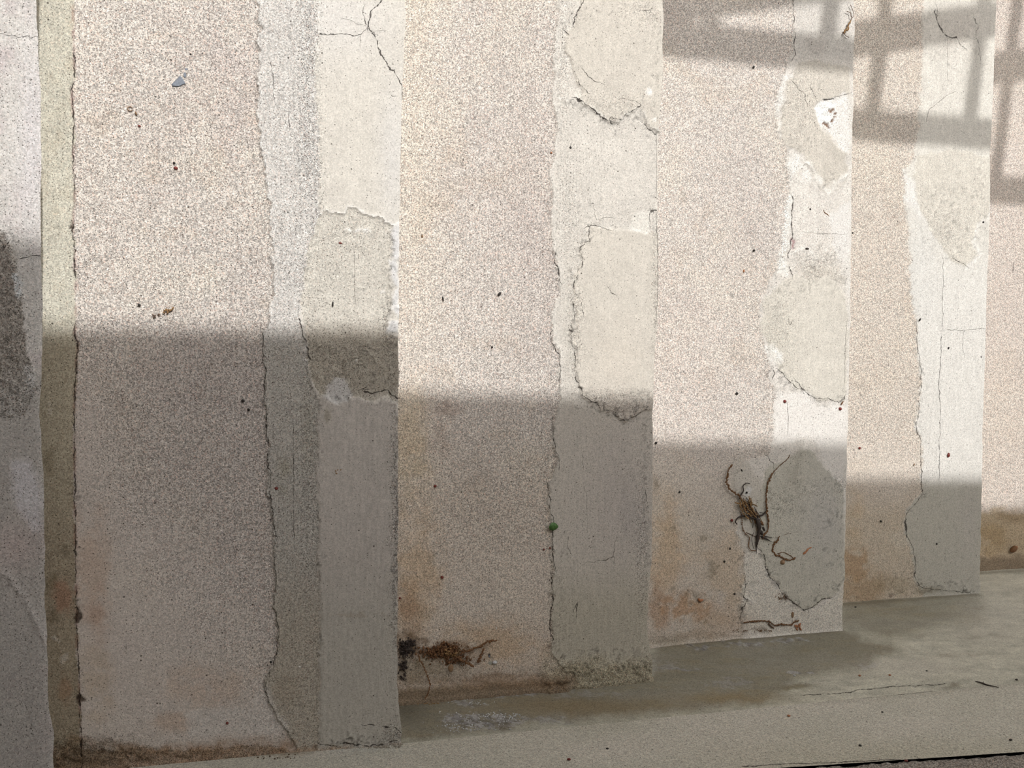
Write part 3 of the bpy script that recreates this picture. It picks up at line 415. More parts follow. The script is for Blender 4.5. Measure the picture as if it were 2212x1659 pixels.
E4 = [(1990, -60), (1990, 150), (1985, 250), (1975, 330), (1955, 370), (1952, 440), (1960, 480), (1965, 560), (1970, 640), (1980, 700), (1982, 760), (1988, 800), (1990, 840), (1983, 870), (1986, 890), (1977, 915), (1978, 928), (1988, 950), (1989, 1040), (1992, 1065), (1975, 1085), (1958, 1110), (1955, 1140), (1962, 1170), (1975, 1200), (1975, 1220), (1978, 1260), (1990, 1280)]
def bay4(f):
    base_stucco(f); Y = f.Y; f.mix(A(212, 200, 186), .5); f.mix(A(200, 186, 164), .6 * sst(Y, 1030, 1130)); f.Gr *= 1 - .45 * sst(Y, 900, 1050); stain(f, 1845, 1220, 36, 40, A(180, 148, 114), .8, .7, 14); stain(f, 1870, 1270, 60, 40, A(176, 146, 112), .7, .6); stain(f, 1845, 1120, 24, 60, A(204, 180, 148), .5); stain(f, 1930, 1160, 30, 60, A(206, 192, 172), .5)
    c = f.right(E4, 5); f.cls[c > .5] = 1; coat(f, c, A(219, 214, 206), .22, .002, .05, .02, .03); f.mix(A(222, 219, 215), .6 * c * sst(Y, 480, 620)); w = c * f.g(1985, 560, 40, 160); f.mix(A(216, 214, 210), .6 * w)
    w = f.m([(1955, 370), (1985, 400), (2000, 440), (1985, 470), (1955, 430), (1950, 390)], 10); f.mix(A(232, 229, 226), .6 * w)
    P = [(1975, 335), (2060, 325), (2140, 340), (2136, 440), (2130, 470), (2110, 480), (2106, 500), (2098, 520), (2108, 545), (2085, 575), (2068, 568), (2055, 560), (2030, 530), (2008, 500), (2000, 470), (1985, 450), (1978, 420)]
    p = f.m(P, 4); f.cls[p > .5] = 2; coat(f, p, A(215, 209, 199), .3, .0012, .06, .02, .04); rough(f, p * f.g(2050, 500, 50, 50), .5, .2, .0015, 8); f.ridge(P[3:10], .0018, 4, -5, WHITE, .6); f.ridge(P[12:17], .0018, 4, -4, WHITE, .5)
    f.crack([(2062, 562), (2072, 567), (2080, 570), (2087, 576)], 1.2, 1); f.crack([(2036, 558), (2036, 620), (2035, 700), (2034, 710)], .4, .7); f.crack([(2033, 728), (2031, 770), (2029, 800), (2026, 830), (2029, 860), (2030, 890), (2028, 960), (2027, 1030)], .6, .7)
    f.crack([(2045, 712), (2070, 714), (2100, 711), (2128, 710)], .3); f.crack([(2080, 715), (2078, 740), (2080, 770)], .1)
    f.crack([(2018, 25), (2022, 40), (2028, 55), (2036, 70), (2044, 78), (2056, 82), (2066, 82)], 1.5, .9); f.crack([(2066, 82), (2072, 95), (2085, 104)], .5); f.crack([(2105, 40), (2112, 60), (2108, 78), (2112, 100), (2118, 140), (2124, 146), (2130, 142)], .7, 1.4); f.crack([(2022, 10), (2026, 28)], .5); f.crack([(2046, 85), (2046, 170)], .1, .5)
    f.crack([(2000, 262), (2004, 240), (2018, 226), (2030, 216), (2045, 208), (2060, 198)], .4, 1); f.mix(A(206, 198, 190), .5 * c * f.g(2070, 60, 60, 60)); scratchy(f, c, .04, 7, 3, .3)
    L = E4[9:]; f.crack(L[:6], .6, 1); f.crack(L[5:11], .9, .8); f.crack([(1988, 1040), (1992, 1062), (1995, 1067)], 1.2, .8); f.crack([(1990, 1068), (1982, 1080), (1968, 1096), (1957, 1108), (1955, 1125)], .7, .8); f.crack([(1957, 1108), (1954, 1130), (1956, 1142), (1960, 1162)], 2.1, .8); f.crack([(1960, 1160), (1968, 1175), (1974, 1190), (1976, 1215), (1978, 1240)], .5, .8)
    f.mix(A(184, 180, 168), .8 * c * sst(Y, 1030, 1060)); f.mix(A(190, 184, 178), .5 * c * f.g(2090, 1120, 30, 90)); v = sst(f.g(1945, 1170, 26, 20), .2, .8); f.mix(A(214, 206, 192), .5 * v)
    stain(f, 2000, 1276, 40, 8, A(130, 120, 100), .6); stain(f, 1935, 1265, 60, 22, A(170, 156, 132), .5); stain(f, 1924, 1286, 8, 5, A(90, 60, 50), .7); f.crack([(1975, 1240), (1982, 1262), (1992, 1270), (2040, 1275), (2090, 1282)], .6, 1)

    f.crumble(E4, 90, 5, 10, .6); f.scribble(130, (1985, 400, 2110, 560), 12, .7, seed=1, ang=.9); f.scribble(60, (2000, 20, 2120, 190), 12, .6, seed=2); f.scribble(60, (1990, 640, 2110, 1030), 16, .35, seed=3, ang=1.55); f.scribble(50, (1990, 1060, 2110, 1270), 14, .5, seed=4, ang=1.5); f.crumble([(2110, 340), (2128, 480), (2104, 530)], 40, 5, 9, .7, seed=5); f.scribble(40, (1850, 1180, 1975, 1290), 9, .8, seed=6); f.crumble([(1985, 1262), (2110, 1280)], 40, 5, 9, .9, seed=7)

def bay5(f):
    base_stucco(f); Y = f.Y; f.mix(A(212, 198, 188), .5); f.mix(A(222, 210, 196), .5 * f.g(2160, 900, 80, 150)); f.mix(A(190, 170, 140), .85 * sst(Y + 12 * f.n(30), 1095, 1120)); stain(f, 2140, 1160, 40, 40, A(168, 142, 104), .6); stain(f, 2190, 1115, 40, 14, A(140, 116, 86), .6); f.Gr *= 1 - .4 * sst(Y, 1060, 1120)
    b = sst(Y + .08 * (f.X - 2118), 1202, 1207); f.mix(A(140, 124, 106), .8 * b); f.H += .02 * b
    f.crack([(2186, 570), (2185, 586)], .8, .2); f.crack([(2190, 568), (2190, 584)], .8, .2)
def bayx(f): base_stucco(f)

# ---------------------------------------------------------------- the stepped wall
EDGE = {0: [(79, 0), (84, 100), (88, 200), (88, 450), (90, 600), (92, 750), (84, 900), (90, 950), (95, 1100), (95, 1250), (102, 1400), (104, 1500), (116, 1590), (116, 1659), (116, 1900)],
        1: [(873, 0), (876, 40), (870, 200), (866, 300), (863, 400), (862, 550), (860, 700), (860, 800), (858, 1000), (858, 1300), (858, 1480), (866, 1570), (866, 1610)],
        2: [(1428, 0), (1431, 50), (1428, 100), (1430, 150), (1423, 250), (1420, 350), (1418, 450), (1420, 590), (1418, 700), (1411, 780), (1409, 850), (1408, 1000), (1407, 1200), (1399, 1300), (1398, 1370), (1407, 1420), (1407, 1480)],
        3: [(1843, 0), (1846, 60), (1843, 100), (1842, 200), (1840, 350), (1838, 500), (1835, 700), (1831, 900), (1828, 1000), (1826, 1100), (1823, 1250), (1818, 1340), (1821, 1375)],
        4: [(2152, 0), (2148, 100), (2143, 250), (2138, 330), (2138, 450), (2130, 650), (2124, 850), (2121, 940), (2121, 1000), (2118, 1150), (2116, 1240), (2118, 1290)]}
RB = {0: (108, 1802, 0.0), 1: (866, 1604, 0.0), 2: (1405, 1462, 0.0), 3: (1820, 1361, 0.0), 4: (2115, 1278, 0.010), 5: (2212, 1224, 0.015)}
DEG = {0: 17, 1: 13.8, 2: 17, 3: 17, 4: 17, 5: 17}
BAY = {}
for k in range(6):
    x, y, z = RB[k]; P = on_floor(x, y, z); P[2] = 0; a = math.radians(DEG[k])
    d = np.array([math.cos(a), math.sin(a), 0]); n = np.array([math.sin(a), -math.cos(a), 0])
    BAY[k] = dict(R=P, d=d, n=n)
BAY[5]['R'] = BAY[5]['R'] + BAY[5]['d'] * 0.40
for k in (6, 7):
    b = BAY[k - 1]; s = b['R'] - b['n'] * 0.33; BAY[k] = dict(R=s + b['d'] * 0.70, d=b['d'], n=b['n'])
for k in range(8):
    b = BAY[k]
    if k == 0: b['O'] = b['R'] - b['d'] * 0.9
    else:
        p = BAY[k - 1]; t = (b['n'] @ (p['R'] - b['R'])) / (b['n'] @ p['n']); b['O'] = p['R'] - p['n'] * t; p['ret'] = t
        if k == 1: b['O'] = b['O'] - b['d'] * 0.10      # the first return leans back under the bay
        p['rv'] = b['O'] - p['R']
    b['U'] = (b['R'] - b['O']) @ b['d']
BAY[7]['ret'] = 0.33; BAY[7]['rv'] = -BAY[7]['n'] * 0.33
def on_bay(k, x, y, off=0.0):
    """the point of bay k seen at photo pixel x, y, moved off the face by off metres"""
    b = BAY[k]; d = ray(x, y); t = (b['n'] @ (b['O'] + b['n'] * off - CAM)) / (d @ b['n'])
    return CAM + d * t[..., None]
PAINT = {0: bay0, 1: bay1, 2: bay2, 3: bay3, 4: bay4, 5: bay5}
TOP = 4.2
def sub(name, V, Q, keep, mat, parent, at):
    Fk = Q[keep]
    if len(Fk) == 0: return None
    ids, inv = np.unique(Fk.ravel(), return_inverse=True)
    return mesh_obj(name, V[ids], inv.reshape(-1, 4), mat, parent, True, {a: (t, v[ids]) for a, (t, v) in at.items()})
def gridfaces(nr, nc):
    i = np.arange(nr * nc).reshape(nr, nc); return np.stack([i[:-1, :-1], i[:-1, 1:], i[1:, 1:], i[1:, :-1]], -1).reshape(-1, 4)
def surf_attrs(f):
    al = lambda a: np.stack([x.ravel() for x in a], -1)
    return {'tint': ('FLOAT_COLOR', np.concatenate([cl(f.T, 0.01, 0.95).reshape(-1, 3), np.ones((f.X.size, 1))], 1)),
            'surf': ('FLOAT_VECTOR', al([f.Gr, f.pit, f.spk])), 'crk': ('FLOAT_VECTOR', al([f.cs, f.cw, f.wd]))}
SEC = {}
for k in range(8):
    b = BAY[k]; seen = k in PAINT; dep = b['R'] @ _fw
    st = 2.7 * dep / F if seen else 0.05
    if k == 0: us = np.concatenate([np.arange(0, b['U'] - 0.14, 0.04), np.arange(b['U'] - 0.14, b['U'], st), [b['U']]])
    elif k == 5: us = np.concatenate([np.arange(0, 0.32, st), np.arange(0.32, b['U'] - 0.03, 0.04), [b['U']]])
    else: us = np.linspace(0, b['U'], max(2, int(b['U'] / st)))
    ztop = 1 + 745 / F * dep
    zs = np.concatenate([np.arange(-0.03, ztop, st), np.arange(ztop + 0.05, TOP - 0.04, 0.08), [TOP]]) if seen else np.arange(-0.03, TOP + 0.04, 0.06)
    Z, Uu = np.meshgrid(zs, us, indexing='ij')
    Ue = np.full(len(zs), b['U'])
    if k in EDGE:
        E = b['R'][None] + np.array([0, 0, 1.0])[None] * zs[:, None]; _, ey = to_px(E); tr = EDGE[k]
        ex = np.interp(ey, [p[1] for p in tr], [p[0] for p in tr]); Pp = on_bay(k, ex, ey); Ue = (Pp - b['O']) @ b['d']
        Ue = Ue + 0.0016 * fbm(zs, zs * 0, 0.05, 3, 3) + 0.0007 * fbm(zs, zs * 0, 0.012, 2, 9)
    w = sst(Uu, b['U'] - 0.10, b['U']); Uv = Uu + w * (Ue - b['U'])[:, None]
    P = b['O'] + Uv[..., None] * b['d'] + Z[..., None] * np.array([0, 0, 1.0])
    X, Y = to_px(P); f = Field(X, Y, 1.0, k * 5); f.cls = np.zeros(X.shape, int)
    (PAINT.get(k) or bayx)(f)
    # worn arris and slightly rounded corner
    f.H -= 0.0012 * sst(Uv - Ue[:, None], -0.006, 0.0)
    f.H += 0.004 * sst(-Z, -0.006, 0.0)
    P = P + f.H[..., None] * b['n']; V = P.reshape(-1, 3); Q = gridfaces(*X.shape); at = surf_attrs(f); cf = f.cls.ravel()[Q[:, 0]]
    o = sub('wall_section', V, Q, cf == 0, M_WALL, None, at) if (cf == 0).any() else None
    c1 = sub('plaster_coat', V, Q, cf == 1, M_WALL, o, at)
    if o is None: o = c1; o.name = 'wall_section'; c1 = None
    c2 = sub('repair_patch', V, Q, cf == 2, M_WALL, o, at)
    tag(o, None, None, None, 'structure'); SEC[k] = o
    # the return face that steps back to the next bay, and the top
    e = P[:, -1]; sv = np.linspace(0, 1, 12)
    R_ = e[:, None] + (b['R'] + b['rv'] - e * np.array([1, 1, 0]))[:, None] * sv[None, :, None]
    X2, Y2 = to_px(R_); g = Field(X2, Y2 , 1.0, k + 70); g.cls = np.zeros(X2.shape, int); base_stucco(g); coat(g, np.ones(X2.shape), A(224, 214, 200), .3, 0, .06); g.X0
    mesh_obj('side_face', R_.reshape(-1, 3), gridfaces(*X2.shape), M_WALL, o, True, surf_attrs(g))
# ---------------------------------------------------------------- ground in front of the wall
def uv(P): return P @ UA, P @ NA
def pt(u, n, z): return UA * np.asarray(u)[..., None] + NA * np.asarray(n)[..., None] + np.array([0, 0, 1.0]) * np.asarray(z)[..., None]
EA, EB = on_floor(866, 1606), on_floor(2212, 1474); uA, nA_ = uv(EA); uB, nB_ = uv(EB)
def edge_n(u): return nA_ + (nB_ - nA_) * (u - uA) / (uB - uA)
def ramp_z(n): return 0.010 * cl((-3.30 - n) / 0.31) + 0.006 * cl((-3.61 - n) / 0.34)
def floor_grid(name, us, nf, zf, paint, mat, seed):
    U_, S_ = np.meshgrid(us, np.linspace(0, 1, nf[2]), indexing='ij'); Nn = nf[0](U_) + (nf[1](U_) - nf[0](U_)) * S_
    P = pt(U_, Nn, zf(U_, Nn)); X, Y = to_px(P); f = Field(X, Y, 1.0, seed); f.cls = np.zeros(X.shape, int); paint(f)
    P = P + f.H[..., None] * np.array([0, 0, 1.0])
    o = mesh_obj(name, P.reshape(-1, 3), gridfaces(*X.shape)[:, ::-1].copy(), mat, None, True, surf_attrs(f)); return tag(o, None, None, None, 'structure')
def p_gutter(f):
    n = f.X.shape; f.T[:] = A(203, 200, 185); f.Gr[:] = .35; f.pit = np.full(n, .06); f.spk = np.full(n, .03)
    st = fbm(f.X0, f.Y0 * 5, 130, 4, 201); st2 = fbm(f.X0, f.Y0 * 6, 34, 3, 222); f.mul(1 + .13 * st + .15 * st2 + .06 * fbm(f.X0, f.Y0 * 3, 12, 2, 244))
    dk = f.m([(700, 1480), (1405, 1450), (1420, 1380), (1640, 1365), (1800, 1352), (1830, 1360), (1870, 1385), (1930, 1395), (1945, 1412), (1890, 1425), (1880, 1445), (1800, 1452), (1720, 1468), (1690, 1500), (1640, 1520), (1200, 1560), (866, 1606), (700, 1640)], 26)
    dk = np.maximum(dk, f.m([(1810, 1290), (2110, 1278), (2125, 1310), (2125, 1345), (2040, 1350), (1960, 1372), (1920, 1385), (1880, 1370), (1815, 1345)], 30) * .8); dk = cl(dk * (0.9 + .35 * st))
    f.mix(A(140, 134, 118), .85 * dk); f.mix(A(158, 146, 120), .5 * cl(st2) * dk); f.mix(A(134, 128, 124), .5 * cl(-st) * dk); f.mix(A(150, 134, 106), .8 * f.g(1250, 1525, 200, 22)); f.mix(A(160, 142, 108), .7 * f.g(1580, 1508, 110, 12)); f.mix(A(100, 95, 82), .6 * f.g(880, 1530, 50, 40))
    for x, y, rx, ry, a in [(1040, 1558, 95, 16, 1), (1010, 1520, 40, 9, .7), (1180, 1556, 60, 9, .5), (1510, 1397, 26, 4, 1), (1600, 1392, 50, 4, .9), (1700, 1384, 50, 5, .8), (1470, 1448, 50, 5, .6), (1716, 1457, 18, 5, 1), (1752, 1452, 10, 3, 1), (1870, 1440, 30, 8, .6), (1110, 1503, 60, 3, .7), (1410, 1440, 60, 20, .35), (1580, 1475, 60, 10, .35), (1260, 1500, 90, 10, .3)]:
        v = f.g(x, y, rx, ry); q = sst(v * (1 + 1.6 * fbm(f.X0, f.Y0 * 1.8, 9, 3, 231)), .45, .85); f.mix(A(196, 194, 196), .75 * a * q); f.H += .0022 * a * q; f.mix(A(104, 100, 98), .5 * a * sst(v * (1 - 1.5 * fbm(f.X0, f.Y0 * 1.8, 8, 3, 238)), .5, .9))
    f.mix(A(206, 200, 188), .6 * f.g(1960, 1440, 120, 22)); f.mix(A(202, 197, 186), .5 * f.g(2150, 1330, 90, 60)); stain(f, 1720, 1483, 42, 9, A(134, 124, 98), .9, .15); stain(f, 2058, 1484, 22, 9, A(140, 134, 118), .9, .15); stain(f, 2060, 1415, 40, 5, A(164, 152, 138), .5); stain(f, 1086, 1567, 22, 12, A(120, 110, 92), .8, .2)
    for x, y, rx, ry in [(1970, 1402, 20, 4), (2110, 1313, 20, 4), (1990, 1372, 30, 5), (2130, 1375, 60, 6), (2100, 1413, 70, 6)]: stain(f, x, y, rx, ry, A(164, 156, 142), .5)
    f.crack([(1735, 1502), (1780, 1500), (1815, 1498), (1850, 1492), (1890, 1487), (1940, 1483), (1985, 1480), (2040, 1477)], 1.2, .8)
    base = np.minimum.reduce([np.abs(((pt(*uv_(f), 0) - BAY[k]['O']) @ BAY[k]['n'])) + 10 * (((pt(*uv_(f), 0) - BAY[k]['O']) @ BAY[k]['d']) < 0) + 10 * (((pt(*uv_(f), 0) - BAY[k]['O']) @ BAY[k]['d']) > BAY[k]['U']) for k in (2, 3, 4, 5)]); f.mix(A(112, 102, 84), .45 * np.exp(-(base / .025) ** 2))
    f.H += .0015 * st + .0006 * st2; f.scribble(120, (870, 1500, 1700, 1590), 16, .5, ang=-.07); f.scribble(60, (1410, 1370, 1900, 1470), 16, .5, ang=-.07, seed=2)
def uv_(f): return f.UU, f.NN
_old = Field.__init__
def _init(s, X, Y, jx=1.0, seed=0):
    _old(s, X, Y, jx, seed); P = on_floor(X, Y); s.UU = P @ UA; s.NN = P @ NA
Field.__init__ = _init
def p_walk(f):
    n = f.X.shape; f.T[:] = A(210, 206, 193); f.Gr[:] = .5; f.pit = np.full(n, .10); f.spk = np.full(n, .05); st = fbm(f.X0, f.Y0 * 3, 160, 4, 251)
    f.mix(A(221, 214, 203), .5 * cl(st)); f.mix(A(196, 192, 177), .5 * cl(-st)); f.mix(A(196, 190, 170), .5 * sst(f.Y, 1560, 1640) * sst(f.X, 1300, 1800))
    f.mix(A(150, 130, 104), .85 * f.m([(100, 1590), (640, 1600), (700, 1625), (480, 1638), (200, 1652), (100, 1659)], 10) * (.6 + .5 * f.n(26))); f.mix(A(120, 108, 90), .6 * f.g(170, 1650, 90, 22))
    f.mix(A(205, 203, 196), .5 * f.g(760, 1618, 120, 7)); f.crack([(1600, 1657), (1700, 1650), (1790, 1648), (1900, 1642), (2000, 1640), (2100, 1633), (2212, 1624)], 1.2, .6); f.crack([(1980, 1634), (1988, 1643)], .8)
    d, sg = f.seg([(866, 1604), (1300, 1556), (1700, 1522), (2212, 1474)], f.X0, f.Y0); f.mix(A(214, 210, 200), .5 * np.exp(-(d / 5) ** 2) * (f.X0 < 1750)); f.mix(A(170, 164, 150), .4 * np.exp(-(d / 7) ** 2) * (f.X0 > 1750)); f.H += .0008 * st
def p_rough(f):
    n = f.X.shape; f.T[:] = A(172, 164, 154); f.Gr[:] = 1.3; f.pit = np.full(n, .35); f.spk = np.full(n, .12); f.H += .003 * f.n(9, 2, 3)
def p_plain(f):
    n = f.X.shape; f.T[:] = A(196, 190, 178); f.Gr[:] = .5; f.pit = np.full(n, .08); f.spk = np.full(n, .03)
KA, KB = on_floor(1640, 1662), on_floor(2212, 1624); kuA, knA = uv(KA); kuB, knB = uv(KB)
def near_n(u): return knA + (knB - knA) * (u - kuA) / (kuB - kuA)
lip = lambda u, n: ramp_z(n) - 0.010 * (1 - sst(u, 1.20, 1.75)) * np.ones_like(n)
floor_grid('gutter', np.concatenate([np.arange(uA - .12, 3.5, .0062)]), (lambda u: edge_n(u) - .0, lambda u: u * 0 - 4.25, 210), lip, p_gutter, M_FLOOR, 101)
floor_grid('gutter', np.arange(3.4938, 6.2, .05), (edge_n, lambda u: u * 0 - 5.3, 30), lambda u, n: ramp_z(n), p_plain, M_FLOOR, 102)
floor_grid('walkway', np.arange(-1.35, 3.3, .0062), (near_n, lambda u: edge_n(u) - .012 * (u < uA - .1), 80), lambda u, n: u * 0, p_walk, M_FLOOR, 103)
floor_grid('walkway', np.arange(3.2938, 9, .05), (near_n, edge_n, 8), lambda u, n: u * 0, p_plain, M_FLOOR, 104)
floor_grid('ground', np.arange(0.2, 3.4, .01), (lambda u: near_n(u) + .5, near_n, 50), lambda u, n: u * 0 - .006, p_rough, M_FLOOR, 105)
floor_grid('ground', np.arange(-6, 14, .1), (lambda u: u * 0 + 3.6, lambda u: near_n(u) + .0, 40), lambda u, n: u * 0 - .012, p_rough, M_FLOOR, 106)

# ---------------------------------------------------------------- what throws the shadows: the parapet of the building opposite and a timber railing
def back(k, x, y, n0):
    S = on_bay(k, np.array(x, float), np.array(y, float)); return S + TO_SUN * (n0 - S @ NA)
def boxobj(name, a, b, w, d, mat, parent):
    """bar from a to b, w across in the railing plane, d thick"""
    a = np.array(a); b = np.array(b); t = (b - a) / np.linalg.norm(b - a); s = np.cross(t, NA); s /= np.linalg.norm(s); V = []
    for p in (a, b):
        for i, j in ((-1, -1), (1, -1), (1, 1), (-1, 1)): V.append(p + s * w / 2 * i + NA * d / 2 * j)
    Q = np.array([[0, 3, 2, 1], [4, 5, 6, 7], [0, 1, 5, 4], [1, 2, 6, 5], [2, 3, 7, 6], [3, 0, 4, 7]])
    o = mesh_obj(name, V, Q, mat, parent, False)
    m = o.modifiers.new('b', 'BEVEL'); m.width = 0.004; m.segments = 2; return o
NP = 3.5
Q = np.array([back(k, x, y, NP) for k, x, y in [(0, 50, 516), (1, 150, 706), (1, 500, 708), (1, 840, 712), (2, 900, 858), (2, 1380, 858), (3, 1450, 951), (3, 1800, 955), (4, 1860, 1028), (4, 2100, 1030), (5, 2150, 1102)]])
pc = np.polyfit(Q @ UA, Q[:, 2], 2 if False else 1)
us = np.linspace(-6, 15, 60); top = np.polyval(pc, us)
V = []
for n_, zb in ((NP, 0), (NP + .35, 0)):
    for u_, t_ in zip(us, top): V.append(pt(u_, n_, -.03)); V.append(pt(u_, n_, t_))
V = np.array(V); F_ = []; m_ = len(us)
for i in range(m_ - 1):
    a, c = 2 * i, 2 * m_ + 2 * i; F_ += [[a, a + 2, a + 3, a + 1], [c, c + 1, c + 3, c + 2], [a + 1, a + 3, c + 3, c + 1]]
e = 2 * (m_ - 1); F_ += [[0, 1, 2 * m_ + 1, 2 * m_], [e, 2 * m_ + e, 2 * m_ + e + 1, e + 1]]
M_OPP = plain('opposite_render', lin((196, 186, 172)), .9, .08, 12)
tag(mesh_obj('wall_opposite', V, np.array(F_), M_OPP, None, False), None, None, None, 'structure')
ev = np.array([pt(u_, n_, z_) for n_ in (-5.6, -1.3) for u_ in (-2.0, 7.5) for z_ in (4.2, 4.36)])
tag(mesh_obj('overhead_sky_blocker', ev, np.array([[0, 4, 6, 2], [1, 3, 7, 5], [0, 2, 3, 1], [4, 5, 7, 6], [0, 1, 5, 4], [2, 6, 7, 3]]), plain('overhead_blocker_grey', lin((140, 130, 120)), .9, .1, 12), None, False), None, None, None, 'structure')  # unseen slab added overhead to cut sky light on the upper wall
ws = np.array([pt(u_, n_, z_) for n_ in (-2.45, 3.5) for u_ in (-1.62, -1.27) for z_ in (-.03, 8.0)])
tag(mesh_obj('side_sky_blocker', ws, np.array([[0, 4, 5, 1], [2, 3, 7, 6], [0, 1, 3, 2], [4, 6, 7, 5], [1, 5, 7, 3]]), plain('side_blocker_dark', lin((112, 104, 96)), .9, .1, 12), None, False), None, None, None, 'structure')  # unseen wall added beside the view to block sky and deepen left shade
NR = 0.8; M_TIM = plain('weathered_timber', (0.20, 0.16, 0.12), .8, .3, 60)
rl = empty('timber_railing', tuple(pt(-3.0, NR, -.01)))
tag(rl, 'weathered timber railing with slanting handrail outside the picture, casting the barred shadow', 'railing')
def rp(o):
    o.parent = rl; o.matrix_parent_inverse = Matrix.Translation(-Vector(rl.location)); return o
q = np.array([back(k, x, y, NR) for k, x, y in [(3, 1440, 84), (3, 1830, 116), (4, 1855, 271), (4, 2130, 288), (5, 2150, 406), (5, 2205, 416)]]); rc = np.polyfit(q @ UA, q[:, 2], 1)
s_ = np.array([back(k, x, y, NR) for k, x, y in [(3, 1555, -8), (3, 1705, -30), (4, 1850, 87), (4, 2140, 42), (5, 2150, 150), (5, 2205, 140)]]); sc_ = np.polyfit(s_ @ UA, s_[:, 2], 1)
print('parapet', pc, 'rail', rc, 'slope', sc_)
def rpt(u, z): return pt(u, NR, z)
ux = (rc[1] - sc_[1]) / (sc_[0] - rc[0])
rp(boxobj('bottom_rail', rpt(-3.0, np.polyval(rc, -2.5)), rpt(7.8, np.polyval(rc, 7.8)), .09, .06, M_TIM, None))
rp(boxobj('handrail', rpt(ux - .05, np.polyval(sc_, ux - .05)), rpt(4.4, np.polyval(sc_, 4.4)), .105, .06, M_TIM, None))
bl = [np.array([back(k, x0, y0, NR), back(k, x1, y1, NR)]) for k, x0, y0, x1, y1 in [(3, 1797, 0, 1789, 60), (4, 1908, 0, 1885, 235), (4, 2118, 85, 2095, 250), (5, 2196, 0, 2150, 390)]]
zr = 3.9; ub = [(b[0] @ UA) + ((b[1] - b[0]) @ UA) * (zr - b[0][2]) / (b[1][2] - b[0][2]) for b in bl]; sl_ = np.mean([((b[0] - b[1]) @ UA) / (b[0][2] - b[1][2]) for b in bl])
ub = np.array(ub); print('balusters', ub, sl_)
SP = 0.41; k0 = np.round((ub - ub[0]) / SP); spf = np.polyfit(k0, ub, 1); print('fit', spf, k0)
for i in range(-1, 8):
    u0 = np.polyval(spf, i); zl = np.polyval(rc, u0)
    if u0 < ux or u0 > 4.3: continue
    rp(boxobj('baluster', rpt(u0 + sl_ * (zl - zr), zl), rpt(u0 + sl_ * (zl + 1.25 - zr), zl + 1.25), .062, .03, M_TIM, None))
for u0 in (-3.0, 4.4): rp(boxobj('post', rpt(u0, -.01), rpt(u0, np.polyval(rc, u0) + (.1 if u0 < 2 else 1.2)), .09, .09, M_TIM, None))
